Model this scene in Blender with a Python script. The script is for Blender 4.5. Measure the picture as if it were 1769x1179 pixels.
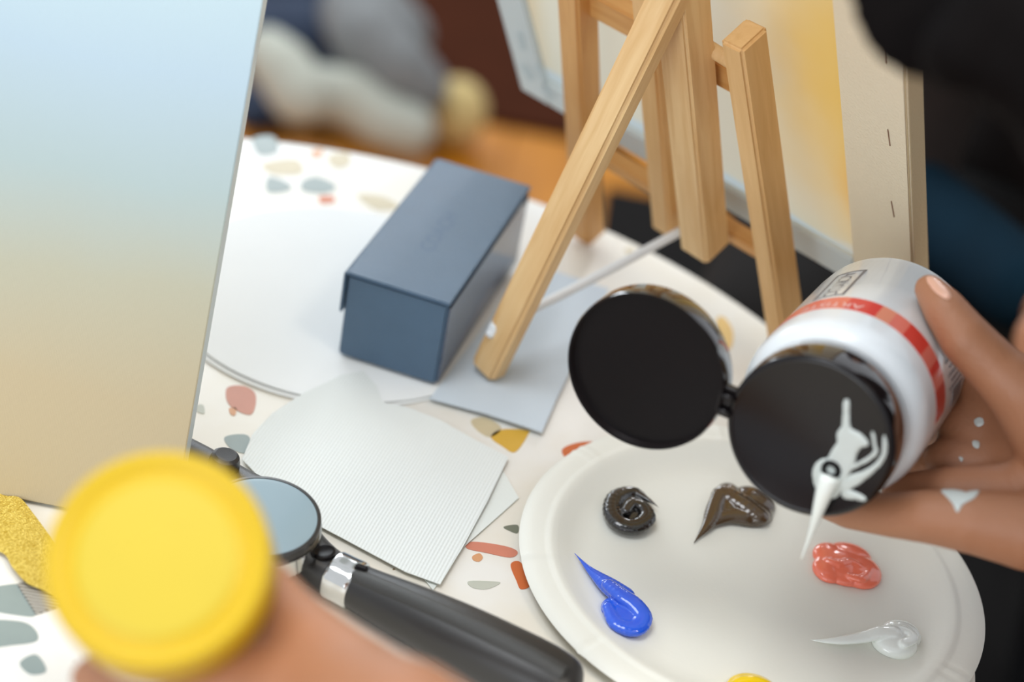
import bpy, bmesh, math, random
import numpy as np
from mathutils import Vector, Matrix, noise
from mathutils.bvhtree import BVHTree
from mathutils.geometry import delaunay_2d_cdt

for o in list(bpy.data.objects):
    bpy.data.objects.remove(o)
SC = bpy.context.scene
COL = SC.collection
rnd = random.Random(7)

# ------------------------------------------------------------------ camera
F_PX, PITCH, ROLL = 3299.05, math.radians(33.461), math.radians(10.981)
T = 0.74                                   # height of the table top above the floor
S = 0.5892                                 # camera height above the table top
_cp, _sp = math.cos(PITCH), math.sin(PITCH)
FWD = Vector((0, _cp, -_sp)); _R0 = Vector((1, 0, 0)); _U0 = Vector((0, _sp, _cp))
RT = math.cos(ROLL) * _R0 + math.sin(ROLL) * _U0
UP = -math.sin(ROLL) * _R0 + math.cos(ROLL) * _U0
CAM = Vector((0, 0, T + S))
cd = bpy.data.cameras.new('camera'); cam = bpy.data.objects.new('camera', cd); COL.objects.link(cam)
cam.matrix_world = Matrix(((RT.x, UP.x, -FWD.x, CAM.x), (RT.y, UP.y, -FWD.y, CAM.y), (RT.z, UP.z, -FWD.z, CAM.z), (0, 0, 0, 1)))
cd.sensor_width = 36; cd.lens = F_PX * 36 / 1769; cd.clip_start = 0.02; cd.clip_end = 50
cd.dof.use_dof = True; cd.dof.focus_distance = 0.905; cd.dof.aperture_fstop = 3.4
SC.camera = cam

# ------------------------------------------------------------------ world, lights, exposure
SC.view_settings.view_transform = 'Standard'; SC.view_settings.look = 'None'
SC.view_settings.gamma = 1; SC.view_settings.use_curve_mapping = False
SC.view_settings.exposure = 0.08
W = bpy.data.worlds.new('room_light'); SC.world = W; W.use_nodes = True
W.node_tree.nodes['Background'].inputs[0].default_value = (0.90, 0.94, 1.0, 1)
W.node_tree.nodes['Background'].inputs[1].default_value = 0.82


def area(name, loc, target, size, power, col, sy=None):
    l = bpy.data.lights.new(name, 'AREA'); l.size = size; l.energy = power; l.color = col
    if sy: l.shape = 'RECTANGLE'; l.size_y = sy
    o = bpy.data.objects.new(name, l); COL.objects.link(o); o.location = loc
    o.rotation_euler = (Vector(target) - Vector(loc)).to_track_quat('-Z', 'Y').to_euler()
    return o


area('window_and_fill_light', (-1.3, 3.9, 1.9), (0, 0.9, 0.75), 2.2, 62, (0.86, 0.94, 1.0), 1.5)
area('window_and_fill_light', (-1.0, -1.5, 1.5), (0.05, 0.85, 0.78), 1.4, 20, (0.90, 0.95, 1.0), 1.1)  # added fill behind camera left, brightens the canvas back; no window known there
area('window_and_fill_light', (0.39, 3.2, 1.75), (0.14, 0.72, 0.93), 0.14, 6, (0.95, 0.97, 1.0), 0.9)  # added narrow strip for a bottle streak, kept as backlight; not a real window
area('ceiling_light', (0.9, 0.1, 2.45), (0.1, 0.85, 0.75), 0.5, 13, (1.0, 0.90, 0.74), 0.5)
area('ceiling_light', (-0.5, 0.5, 2.5), (0.05, 0.8, 0.75), 0.8, 13, (0.94, 0.97, 1.0), 0.8)


# ------------------------------------------------------------------ pixel geometry of the survey
def ray(x, y): return FWD + RT * ((x - 884.5) / F_PX) - UP * ((y - 589.5) / F_PX)
def atz(x, y, z=0.0):
    D = ray(x, y); return CAM + D * ((z - S) / D.z)
def pd(x, y, d): return CAM + ray(x, y) * d
def on_plane(x, y, p0, n):
    D = ray(x, y); return CAM + D * ((p0 - CAM).dot(n) / D.dot(n))


# ------------------------------------------------------------------ materials
def hexc(r, g, b):
    f = lambda c: (c / 255 / 12.92) if c <= 10 else ((c / 255 + 0.055) / 1.055) ** 2.4
    return (f(r), f(g), f(b), 1)


class NT:
    def __init__(s, name):
        s.m = bpy.data.materials.new(name); s.m.use_nodes = True; s.t = s.m.node_tree
        s.b = s.t.nodes['Principled BSDF']
    def n(s, typ, **k):
        x = s.t.nodes.new(typ)
        for a, v in k.items():
            if a in x.bl_rna.properties: setattr(x, a, v)
            else: x.inputs[a.replace('_', ' ')].default_value = v
        return x
    def l(s, a, b): s.t.links.new(a, b)


def mat(name, col, rough=0.5, metal=0.0, var=0.0, scale=40, bump=0.0, bscale=200, coat=0, sss=0, spec=0.5, stretch=None, sheen=0):
    q = NT(name); b = q.b
    b.inputs['Base Color'].default_value = col; b.inputs['Roughness'].default_value = rough
    b.inputs['Metallic'].default_value = metal; b.inputs['Specular IOR Level'].default_value = spec
    if coat: b.inputs['Coat Weight'].default_value = coat; b.inputs['Coat Roughness'].default_value = 0.06
    if sheen: b.inputs['Sheen Weight'].default_value = sheen
    if sss:
        b.inputs['Subsurface Weight'].default_value = sss
        b.inputs['Subsurface Radius'].default_value = (0.010, 0.004, 0.002); b.inputs['Subsurface Scale'].default_value = 0.5
    tc = q.n('ShaderNodeTexCoord'); mp = q.n('ShaderNodeMapping')
    if stretch: mp.inputs['Scale'].default_value = stretch
    q.l(tc.outputs['Object'], mp.inputs['Vector'])
    nz = q.n('ShaderNodeTexNoise', Scale=scale, Detail=4.0); q.l(mp.outputs[0], nz.inputs['Vector'])
    mx = q.n('ShaderNodeMix', data_type='RGBA')
    mx.inputs[6].default_value = tuple(c * (1 - var) for c in col[:3]) + (1,)
    mx.inputs[7].default_value = tuple(min(1, c * (1 + var)) for c in col[:3]) + (1,)
    q.l(nz.outputs[0], mx.inputs[0]); q.l(mx.outputs[2], b.inputs['Base Color'])
    if bump:
        n2 = q.n('ShaderNodeTexNoise', Scale=bscale, Detail=3.0); q.l(mp.outputs[0], n2.inputs['Vector'])
        bp = q.n('ShaderNodeBump', Strength=bump, Distance=0.001); q.l(n2.outputs[0], bp.inputs['Height']); q.l(bp.outputs[0], b.inputs['Normal'])
    return q.m


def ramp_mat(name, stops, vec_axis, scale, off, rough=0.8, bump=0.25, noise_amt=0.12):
    """colour blended from one stop to the next along an object axis"""
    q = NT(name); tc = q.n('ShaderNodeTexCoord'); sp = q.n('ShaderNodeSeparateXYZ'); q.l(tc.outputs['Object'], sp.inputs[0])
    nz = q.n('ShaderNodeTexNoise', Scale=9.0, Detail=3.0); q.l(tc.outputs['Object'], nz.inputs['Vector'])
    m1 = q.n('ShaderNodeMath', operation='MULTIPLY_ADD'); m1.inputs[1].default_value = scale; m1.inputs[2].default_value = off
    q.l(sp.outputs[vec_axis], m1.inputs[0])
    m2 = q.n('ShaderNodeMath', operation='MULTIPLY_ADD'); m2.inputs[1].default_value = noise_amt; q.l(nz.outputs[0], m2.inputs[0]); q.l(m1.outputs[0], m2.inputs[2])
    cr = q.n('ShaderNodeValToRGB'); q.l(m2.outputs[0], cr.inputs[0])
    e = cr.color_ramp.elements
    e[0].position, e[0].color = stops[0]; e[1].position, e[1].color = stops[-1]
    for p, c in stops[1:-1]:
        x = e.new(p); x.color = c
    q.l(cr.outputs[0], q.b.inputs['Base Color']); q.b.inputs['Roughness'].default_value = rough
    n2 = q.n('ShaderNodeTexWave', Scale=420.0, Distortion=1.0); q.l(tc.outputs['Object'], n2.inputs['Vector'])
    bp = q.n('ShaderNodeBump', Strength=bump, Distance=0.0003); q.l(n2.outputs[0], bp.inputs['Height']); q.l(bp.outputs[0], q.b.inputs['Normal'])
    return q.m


def wood_mat(name, c1, c2, scale=1.0, axis_scale=(60, 60, 5), rough=0.5):
    q = NT(name); tc = q.n('ShaderNodeTexCoord'); mp = q.n('ShaderNodeMapping'); mp.inputs['Scale'].default_value = axis_scale
    q.l(tc.outputs['Object'], mp.inputs[0])
    nz = q.n('ShaderNodeTexNoise', Scale=3.0 * scale, Detail=6.0, Distortion=0.6); q.l(mp.outputs[0], nz.inputs['Vector'])
    cr = q.n('ShaderNodeValToRGB'); cr.color_ramp.elements[0].color = c1; cr.color_ramp.elements[1].color = c2
    cr.color_ramp.elements[0].position = 0.3; cr.color_ramp.elements[1].position = 0.7
    q.l(nz.outputs[0], cr.inputs[0]); q.l(cr.outputs[0], q.b.inputs['Base Color']); q.b.inputs['Roughness'].default_value = rough
    bp = q.n('ShaderNodeBump', Strength=0.15, Distance=0.0005); q.l(nz.outputs[0], bp.inputs['Height']); q.l(bp.outputs[0], q.b.inputs['Normal'])
    return q.m


def table_mat():
    q = NT('terrazzo_ground'); tc = q.n('ShaderNodeTexCoord')
    n1 = q.n('ShaderNodeTexNoise', Scale=14.0, Detail=4.0); q.l(tc.outputs['Object'], n1.inputs['Vector'])
    cr = q.n('ShaderNodeValToRGB'); e = cr.color_ramp.elements
    e[0].position = 0.40; e[0].color = hexc(232, 226, 212); e[1].position = 0.62; e[1].color = hexc(238, 236, 229)
    q.l(n1.outputs[0], cr.inputs[0])
    v = q.n('ShaderNodeTexVoronoi', Scale=75.0); q.l(tc.outputs['Object'], v.inputs['Vector'])
    lt = q.n('ShaderNodeMath', operation='LESS_THAN'); lt.inputs[1].default_value = 0.075; q.l(v.outputs['Distance'], lt.inputs[0])
    n3 = q.n('ShaderNodeTexNoise', Scale=30.0); q.l(tc.outputs['Object'], n3.inputs['Vector'])
    gt = q.n('ShaderNodeMath', operation='GREATER_THAN'); gt.inputs[1].default_value = 0.55; q.l(n3.outputs[0], gt.inputs[0])
    mu = q.n('ShaderNodeMath', operation='MULTIPLY'); q.l(lt.outputs[0], mu.inputs[0]); q.l(gt.outputs[0], mu.inputs[1])
    mx = q.n('ShaderNodeMix', data_type='RGBA'); mx.inputs[7].default_value = hexc(160, 140, 115)
    q.l(mu.outputs[0], mx.inputs[0]); q.l(cr.outputs[0], mx.inputs[6]); q.l(mx.outputs[2], q.b.inputs['Base Color'])
    q.b.inputs['Roughness'].default_value = 0.38
    return q.m


def towel_mat():
    q = NT('embossed_paper'); tc = q.n('ShaderNodeTexCoord'); mp = q.n('ShaderNodeMapping')
    e = atz(880, 792) - atz(760, 1012); mp.inputs['Rotation'].default_value = (0, 0, math.pi / 2 - math.atan2(e.y, e.x)); q.l(tc.outputs['Object'], mp.inputs[0])
    q.b.inputs['Base Color'].default_value = hexc(230, 234, 230); q.b.inputs['Roughness'].default_value = 0.9
    w1 = q.n('ShaderNodeTexWave', Scale=185.0, Distortion=0.3, bands_direction='X'); w2 = q.n('ShaderNodeTexWave', Scale=120.0, Distortion=0.5, bands_direction='Y')
    q.l(mp.outputs[0], w1.inputs['Vector']); q.l(mp.outputs[0], w2.inputs['Vector'])
    m0 = q.n('ShaderNodeMath', operation='MULTIPLY_ADD'); m0.inputs[1].default_value = 0.45; m0.inputs[2].default_value = 0.55; q.l(w2.outputs[0], m0.inputs[0])
    mm = q.n('ShaderNodeMath', operation='MULTIPLY'); q.l(w1.outputs[0], mm.inputs[0]); q.l(m0.outputs[0], mm.inputs[1])
    bp = q.n('ShaderNodeBump', Strength=0.55, Distance=0.0004); q.l(mm.outputs[0], bp.inputs['Height']); q.l(bp.outputs[0], q.b.inputs['Normal'])
    return q.m


def glitter_mat():
    q = NT('gold_glitter'); tc = q.n('ShaderNodeTexCoord')
    v = q.n('ShaderNodeTexVoronoi', Scale=1300.0); q.l(tc.outputs['Object'], v.inputs['Vector'])
    cr = q.n('ShaderNodeValToRGB'); cr.color_ramp.elements[0].color = hexc(188, 152, 30); cr.color_ramp.elements[1].color = hexc(250, 226, 120)
    q.l(v.outputs['Color'], cr.inputs[0]); q.l(cr.outputs[0], q.b.inputs['Base Color'])
    q.b.inputs['Metallic'].default_value = 0.55; q.b.inputs['Roughness'].default_value = 0.42
    bp = q.n('ShaderNodeBump', Strength=0.7, Distance=0.0005); q.l(v.outputs['Distance'], bp.inputs['Height']); q.l(bp.outputs[0], q.b.inputs['Normal'])
    return q.m


def stripe_mat():
    q = NT('striped_ribbon'); tc = q.n('ShaderNodeTexCoord'); w = q.n('ShaderNodeTexWave', Scale=170.0, bands_direction='Y', Distortion=0.8)
    q.l(tc.outputs['Object'], w.inputs['Vector'])
    cr = q.n('ShaderNodeValToRGB'); cr.color_ramp.elements[0].color = hexc(96, 88, 80); cr.color_ramp.elements[1].color = hexc(190, 186, 175)
    cr.color_ramp.elements[0].position = 0.35; cr.color_ramp.elements[1].position = 0.6
    q.l(w.outputs[0], cr.inputs[0]); q.l(cr.outputs[0], q.b.inputs['Base Color']); return q.m


M = dict(
    table=table_mat(), towel=towel_mat(), gold=glitter_mat(), stripe=stripe_mat(),
    edge=mat('table_edge', hexc(205, 196, 170), 0.5, var=0.05),
    steel=mat('dark_steel', hexc(60, 60, 62), 0.4, 0.8, var=0.1),
    paper=mat('white_paper', hexc(240, 242, 240), 0.8, var=0.015, bump=0.1, bscale=300),
    napkin=mat('plain_napkin', hexc(228, 232, 226), 0.9, var=0.02, bump=0.2, bscale=500),
    bluepaper=mat('pale_blue_paper', hexc(205, 217, 226), 0.55, var=0.015, bump=0.05),
    plate=mat('plate_card', hexc(232, 232, 222), 0.5, var=0.015, scale=25, bump=0.06, bscale=600),
    navy=mat('navy_leatherette', hexc(70, 96, 120), 0.34, var=0.08, scale=80, bump=0.35, bscale=1500, spec=0.6),
    navyside=mat('navy_glossy_side', hexc(72, 84, 108), 0.12, var=0.05, spec=0.9),
    navyprint=mat('tone_on_tone_print', hexc(66, 91, 120), 0.4),
    wood=wood_mat('beech', hexc(214, 168, 108), hexc(228, 186, 128)),
    wood2=wood_mat('beech_pale', hexc(214, 172, 116), hexc(232, 198, 146)),
    wood3=wood_mat('beech_honey', hexc(198, 142, 76), hexc(214, 162, 98)),
    black=mat('black_gloss_plastic', hexc(14, 9, 11), 0.24, var=0.1, spec=0.38),
    blackin=mat('black_satin_plastic', hexc(12, 8, 10), 0.4, var=0.1, spec=0.2),
    glosscap=mat('polished_black_rim', hexc(30, 24, 24), 0.1, spec=1.0, coat=1.0),
    white=mat('white_gloss_plastic', hexc(238, 244, 246), 0.25, coat=0.6, var=0.01),
    base=mat('cream_base', hexc(214, 210, 190), 0.35, var=0.03),
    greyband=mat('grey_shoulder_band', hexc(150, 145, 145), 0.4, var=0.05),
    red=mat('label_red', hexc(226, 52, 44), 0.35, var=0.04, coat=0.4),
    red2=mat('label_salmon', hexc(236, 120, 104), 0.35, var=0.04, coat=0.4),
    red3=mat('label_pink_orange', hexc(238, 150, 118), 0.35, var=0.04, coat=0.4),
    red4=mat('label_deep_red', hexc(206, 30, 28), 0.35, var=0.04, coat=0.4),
    ink=mat('label_grey_ink', hexc(112, 110, 112), 0.45), pink=mat('label_pale_text', hexc(244, 205, 198), 0.4),
    yellow=mat('yellow_plastic', hexc(204, 170, 6), 0.5, var=0.03, sss=0.0),
    yellow2=mat('yellow_plastic_panel', hexc(200, 176, 44), 0.55, var=0.03),
    skin=mat('skin', hexc(168, 116, 84), 0.5, var=0.12, scale=22, bump=0.35, bscale=420, sss=0.05),
    nail=mat('nail', hexc(226, 176, 150), 0.28, coat=0.4),
    toolblack=mat('tool_black', hexc(44, 43, 42), 0.36, var=0.08, spec=0.5, bump=0.15, bscale=1800),
    toolgrip=mat('tool_grip', hexc(58, 58, 56), 0.45, var=0.08, bump=0.4, bscale=1500),
    disc=mat('grey_glass_disc', hexc(140, 160, 168), 0.16, var=0.03, spec=0.7),
    chrome=mat('chrome', hexc(215, 215, 212), 0.09, 1.0, var=0.02),
    cord=mat('white_cord', hexc(226, 230, 232), 0.6),
    pblack=mat('paint_black', hexc(34, 32, 30), 0.16, coat=0.6, spec=0.6), pbrown=mat('paint_brown', hexc(76, 60, 42), 0.14, coat=0.7, spec=0.6),
    pblue=mat('paint_blue', hexc(36, 92, 222), 0.16, coat=0.8, var=0.05), pcoral=mat('paint_coral', hexc(255, 128, 100), 0.18, coat=0.8, var=0.05),
    smear=mat('paint_smear_white', hexc(204, 212, 208), 0.3, coat=0.3, var=0.04, scale=300), pwhite=mat('paint_white', hexc(244, 250, 244), 0.14, coat=0.8, var=0.01), pyellow=mat('paint_yellow', hexc(244, 206, 10), 0.16, coat=0.8),
    floor=wood_mat('floor_wood', hexc(172, 106, 10), hexc(192, 122, 18), 1.0, (6, 1.2, 6), 0.45),
    rug=mat('maroon_rug', hexc(62, 28, 12), 0.95, spec=0.1, var=0.2, scale=12, bump=0.5),
    wall=mat('plaster_wall', hexc(150, 130, 110), 0.9, var=0.05),
    blackcloth=mat('black_cloth', hexc(22, 20, 19), 0.95, spec=0.15, var=0.2, bump=0.4, bscale=700),
    browncloth=mat('dark_brown_cloth', hexc(30, 20, 16), 0.95, var=0.3, scale=14, bump=0.4),
    tealcloth=mat('teal_cloth', hexc(6, 32, 46), 0.95, spec=0.15, var=0.3, scale=18, bump=0.4),
    navycloth=mat('navy_cloth', hexc(36, 48, 68), 0.95, var=0.2, scale=14, bump=0.5),
    whitecloth=mat('white_cloth', hexc(176, 178, 166), 0.95, var=0.06, scale=14, bump=0.5),
    greycloth=mat('grey_knit', hexc(120, 122, 122), 0.95, var=0.35, scale=55, bump=0.6),
    cream=mat('cream_ball', hexc(206, 182, 122), 0.8, var=0.06),
    hair=mat('dark_hair', hexc(8, 5, 5), 0.8, spec=0.1, var=0.3, scale=60, bump=0.6, bscale=90, stretch=(6, 6, 1)),
    hairbrown=mat('brown_hair', hexc(40, 24, 17), 0.8, spec=0.3, var=0.3, scale=60, bump=0.6, bscale=90, stretch=(6, 6, 1)),
    lips=mat('lips', hexc(150, 84, 76), 0.4), eye=mat('eye_dark', hexc(30, 24, 22), 0.2), stapl=mat('staple', hexc(150, 112, 88), 0.4, 0.3),
    fold=mat('folded_primed_canvas', hexc(230, 216, 188), 0.85, var=0.03, bump=0.4, bscale=900),
    foldside=mat('canvas_side', hexc(200, 180, 142), 0.85, var=0.03, bump=0.4, bscale=900),
    foldblue=mat('folded_canvas_pale', hexc(206, 216, 218), 0.85, var=0.02, bump=0.4, bscale=900),
    mark=mat('grey_print', hexc(188, 202, 206), 0.8),
)
CHIP = {k: mat('chip_' + k, c, 0.4, var=0.08, scale=90) for k, c in dict(
    grey=hexc(146, 158, 154), tan=hexc(204, 190, 156), orange=hexc(206, 106, 52), peach=hexc(214, 156, 110), pink=hexc(204, 140, 116),
    rose=hexc(206, 128, 104), gold=hexc(216, 172, 66), green=hexc(112, 116, 100), sage=hexc(190, 192, 178)).items()}


# ------------------------------------------------------------------ builders
def put(name, me, m=None, parent=None, label=None, cat=None, group=None, kind=None):
    o = bpy.data.objects.new(name, me); COL.objects.link(o)
    if m is not None and me is not None:
        for x in (m if isinstance(m, (list, tuple)) else [m]): me.materials.append(x)
    if parent is not None: o.parent = parent
    tag(o, label, cat, group, kind); return o


def tag(o, label=None, cat=None, group=None, kind=None):
    for k, v in (('label', label), ('category', cat), ('group', group), ('kind', kind)):
        if v: o[k] = v
    return o


def thing(name, loc, label, cat, group=None):
    o = put(name, None, None, None, label, cat, group); o.location = loc; bpy.context.view_layer.update(); return o


def local(me, parent):
    """meshes are modelled in world space; shift them so that the parent's base is their origin"""
    if parent is not None:
        top = parent; off = Vector(top.location)
        while top.parent: top = top.parent; off += Vector(top.location)
        me.transform(Matrix.Translation(-off))
    return me


def own_origin(o):
    me = o.data; cs = [v.co for v in me.vertices]
    c = Vector(((min(v.x for v in cs) + max(v.x for v in cs)) / 2, (min(v.y for v in cs) + max(v.y for v in cs)) / 2, min(v.z for v in cs)))
    me.transform(Matrix.Translation(-c)); o.location = c; return o


def bm_mesh(bm, name, smooth=True, angle=None):
    me = bpy.data.meshes.new(name); bmesh.ops.recalc_face_normals(bm, faces=bm.faces); bm.to_mesh(me); bm.free()
    if smooth:
        me.polygons.foreach_set('use_smooth', [True] * len(me.polygons))
        if angle: me.set_sharp_from_angle(angle=math.radians(angle))
    return me


def box_bm(bm, c, ax, ay, az, dx, dy, dz):
    vs = [bm.verts.new(c + ax * (sx * dx / 2) + ay * (sy * dy / 2) + az * (sz * dz / 2)) for sx in (-1, 1) for sy in (-1, 1) for sz in (-1, 1)]
    for f in ((0, 1, 3, 2), (4, 6, 7, 5), (0, 4, 5, 1), (2, 3, 7, 6), (0, 2, 6, 4), (1, 5, 7, 3)): bm.faces.new([vs[i] for i in f])
    return vs


def add_box(name, c, ax, ay, az, d, m, parent, bev=0.001, **k):
    bm = bmesh.new(); box_bm(bm, Vector(c), Vector(ax), Vector(ay), Vector(az), *d)
    if bev: bmesh.ops.bevel(bm, geom=bm.edges[:], offset=bev, segments=3, affect='EDGES')
    return put(name, local(bm_mesh(bm, name, True, 40), parent), m, parent, **k)


def bar(name, p0, p1, wdir, w, ddir, d, m, parent, bev=0.0012, **k):
    ax = (p1 - p0).normalized(); wd = (wdir - ax * wdir.dot(ax)).normalized(); dd = (ddir - ax * ddir.dot(ax)); dd = (dd - wd * dd.dot(wd)).normalized()
    o = add_box(name, Vector((0, 0, 0)), Vector((1, 0, 0)), Vector((0, 1, 0)), Vector((0, 0, 1)), (w, d, (p1 - p0).length), m, None, bev, **k)
    R = Matrix((wd, dd, ax)).transposed().to_4x4()
    o.parent = parent; off = Vector((0, 0, 0)); q = parent
    while q: off += Vector(q.location); q = q.parent
    o.matrix_local = Matrix.Translation((p0 + p1) / 2 - off) @ R
    return o


def lathe_bm(prof, org, ez, ex, n=64, bm=None):
    """revolve (radius, height) about the axis ez through org"""
    bm = bm or bmesh.new(); ez = ez.normalized(); ex = (ex - ez * ex.dot(ez)).normalized(); ey = ez.cross(ex); rings = []
    for r, h in prof:
        if r < 1e-7: rings.append([bm.verts.new(org + ez * h)])
        else: rings.append([bm.verts.new(org + ez * h + (ex * math.cos(2 * math.pi * i / n) + ey * math.sin(2 * math.pi * i / n)) * r) for i in range(n)])
    for a, b in zip(rings, rings[1:]):
        for i in range(n):
            j = (i + 1) % n
            if len(a) == 1 and len(b) == 1: continue
            if len(a) == 1: bm.faces.new((a[0], b[i], b[j]))
            elif len(b) == 1: bm.faces.new((a[i], b[0], a[j]))
            else: bm.faces.new((a[i], b[i], b[j], a[j]))
    return bm


def add_lathe(name, prof, org, ez, ex, m, parent, n=64, angle=35, **k):
    return put(name, local(bm_mesh(lathe_bm(prof, org, ez, ex, n), name, True, angle), parent), m, parent, **k)


def tube_bm(pts, rad, n=10, bm=None, flat=None):
    bm = bm or bmesh.new(); rings = []
    for i, p in enumerate(pts):
        t = (pts[min(i + 1, len(pts) - 1)] - pts[max(i - 1, 0)]).normalized()
        a = t.cross(Vector((0, 0, 1)));
        if a.length < 1e-3: a = t.cross(Vector((1, 0, 0)))
        a.normalize(); b = t.cross(a); r = rad[i] if isinstance(rad, (list, tuple)) else rad
        rings.append([bm.verts.new(p + (a * math.cos(2 * math.pi * j / n) + b * math.sin(2 * math.pi * j / n)) * r) for j in range(n)])
    for a, b in zip(rings, rings[1:]):
        for j in range(n): bm.faces.new((a[j], a[(j + 1) % n], b[(j + 1) % n], b[j]))
    bm.faces.new(rings[0]); bm.faces.new(rings[-1][::-1]); return bm


def catmull(pts, k=6):
    out = []; n = len(pts)
    for i in range(n - 1):
        p0, p1, p2, p3 = pts[max(i - 1, 0)], pts[i], pts[i + 1], pts[min(i + 2, n - 1)]
        for j in range(k):
            t = j / k
            out.append([0.5 * (2 * b + (c - a) * t + (2 * a - 5 * b + 4 * c - d) * t * t + (3 * b - a - 3 * c + d) * t ** 3) for a, b, c, d in zip(p0, p1, p2, p3)])
    out.append(list(pts[-1])); return out


def cdt(poly, step, inset=0.5):
    """triangulate a 2-D outline with inner points; gives verts, faces and the distance of each vert to the outline"""
    P = np.array(poly, float); n = len(P); x0, y0 = P.min(0); x1, y1 = P.max(0)
    A = P; B = np.roll(P, -1, 0)
    def inside(q):
        c = False
        for a, b in zip(A, B):
            if (a[1] > q[1]) != (b[1] > q[1]) and q[0] < (b[0] - a[0]) * (q[1] - a[1]) / (b[1] - a[1]) + a[0]: c = not c
        return c
    def dist(q):
        d = B - A; t = np.clip(((q - A) * d).sum(1) / ((d * d).sum(1) + 1e-18), 0, 1)
        return float(np.sqrt((((A + d * t[:, None]) - q) ** 2).sum(1)).min())
    pts = []
    for a, b in zip(A, B):
        k = max(1, int(np.linalg.norm(b - a) / step))
        for j in range(k): pts.append(a + (b - a) * j / k)
    nb = len(pts)
    y = y0; row = 0
    while y < y1:
        x = x0 + (step / 2 if row % 2 else 0)
        while x < x1:
            q = np.array((x, y))
            if inside(q) and dist(q) > step * inset: pts.append(q)
            x += step
        y += step * 0.87; row += 1
    r = delaunay_2d_cdt([Vector(p) for p in pts], [(i, (i + 1) % nb) for i in range(nb)], [], 1, 1e-9)
    vs = [np.array(v) for v in r[0]]
    return vs, [tuple(f) for f in r[2]], [dist(v) for v in vs]


def smooth_poly(poly, k=5):
    q = [poly[-1]] + list(poly) + [poly[0], poly[1]]
    c = catmull([list(map(float, p)) for p in q], k); return [tuple(p) for p in c[k:-1 - k]]


def sheet(name, px, z, m, wave=0.0, step=0.006, thick=0.0004, parent=None, seed=0, fn=None, smooth=False, **k):
    """a sheet lying on the table, outlined by survey points"""
    w = [atz(x, y, z) for x, y in (smooth_poly(px) if smooth else px)]
    vs, fs, ds = cdt([(p.x, p.y) for p in w], step); bm = bmesh.new(); bv = []; tv = []
    for v, d in zip(vs, ds):
        h = wave * (0.5 + noise.noise(Vector((v[0] * 22 + seed, v[1] * 22, seed)))) + (fn(v[0], v[1], d) if fn else 0)
        bv.append(bm.verts.new((v[0], v[1], T + z + max(h, 0)))); tv.append(bm.verts.new((v[0], v[1], T + z + max(h, 0) + thick)))
    edge = {}
    for f in fs:
        bm.faces.new([tv[i] for i in f]); bm.faces.new([bv[i] for i in f][::-1])
        for a, b in zip(f, f[1:] + f[:1]): edge[(a, b)] = 1
    for a, b in edge:
        if (b, a) not in edge: bm.faces.new((tv[a], bv[a], bv[b], tv[b]))
    me = bm_mesh(bm, name, True, 50)
    return put(name, local(me, parent), m, parent, **k)


def bvh_of(objs):
    vs = []; fs = []
    for o in objs:
        off = Vector(o.location); q = o.parent
        while q: off += Vector(q.location); q = q.parent
        n = len(vs); vs += [off + v.co for v in o.data.vertices]; fs += [[n + i for i in p.vertices] for p in o.data.polygons]
    return BVHTree.FromPolygons(vs, fs)


def drape(name, px, bvh, m, parent, puff=0.0006, edge_px=5, step=5, lift=0.00025, smooth=True, **k):
    """a film of paint or a nail laid on the surface found under the survey points"""
    poly = smooth_poly(px) if smooth else px
    vs, fs, ds = cdt(poly, step); bm = bmesh.new(); tv = []
    for v, d in zip(vs, ds):
        D = ray(v[0], v[1]).normalized(); hit = bvh.ray_cast(CAM, D)
        if hit[0] is None: tv.append(None); continue
        nrm = hit[1] if hit[1].dot(D) < 0 else -hit[1]
        e = 1 - min(d / edge_px, 1); tv.append(bm.verts.new(hit[0] + nrm * (-lift if d < 1e-6 else lift + puff * math.sqrt(max(0, 1 - e * e)))))
    for f in fs:
        if all(tv[i] for i in f):
            try: bm.faces.new([tv[i] for i in f])
            except ValueError: pass
    me = bm_mesh(bm, name, True)
    o = put(name, local(me, parent), m, parent, **k)
    return o


def unit_sphere(n):
    m = n // 2 + 2; vs = [(0, 0, 1)]; fs = []
    for i in range(1, m):
        t = math.pi * i / m
        for j in range(n): vs.append((math.sin(t) * math.cos(2 * math.pi * j / n), math.sin(t) * math.sin(2 * math.pi * j / n), math.cos(t)))
    vs.append((0, 0, -1)); L = len(vs) - 1
    for j in range(n):
        k = (j + 1) % n; fs.append((0, 1 + j, 1 + k)); fs.append((L, 1 + (m - 2) * n + k, 1 + (m - 2) * n + j))
        for i in range(m - 2):
            a, b = 1 + i * n + j, 1 + i * n + k; fs.append((a, a + n, b + n)); fs.append((a, b + n, b))
    return np.array(vs), np.array(fs)
UNIT = {n: unit_sphere(n) for n in (12, 16, 28)}


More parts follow.
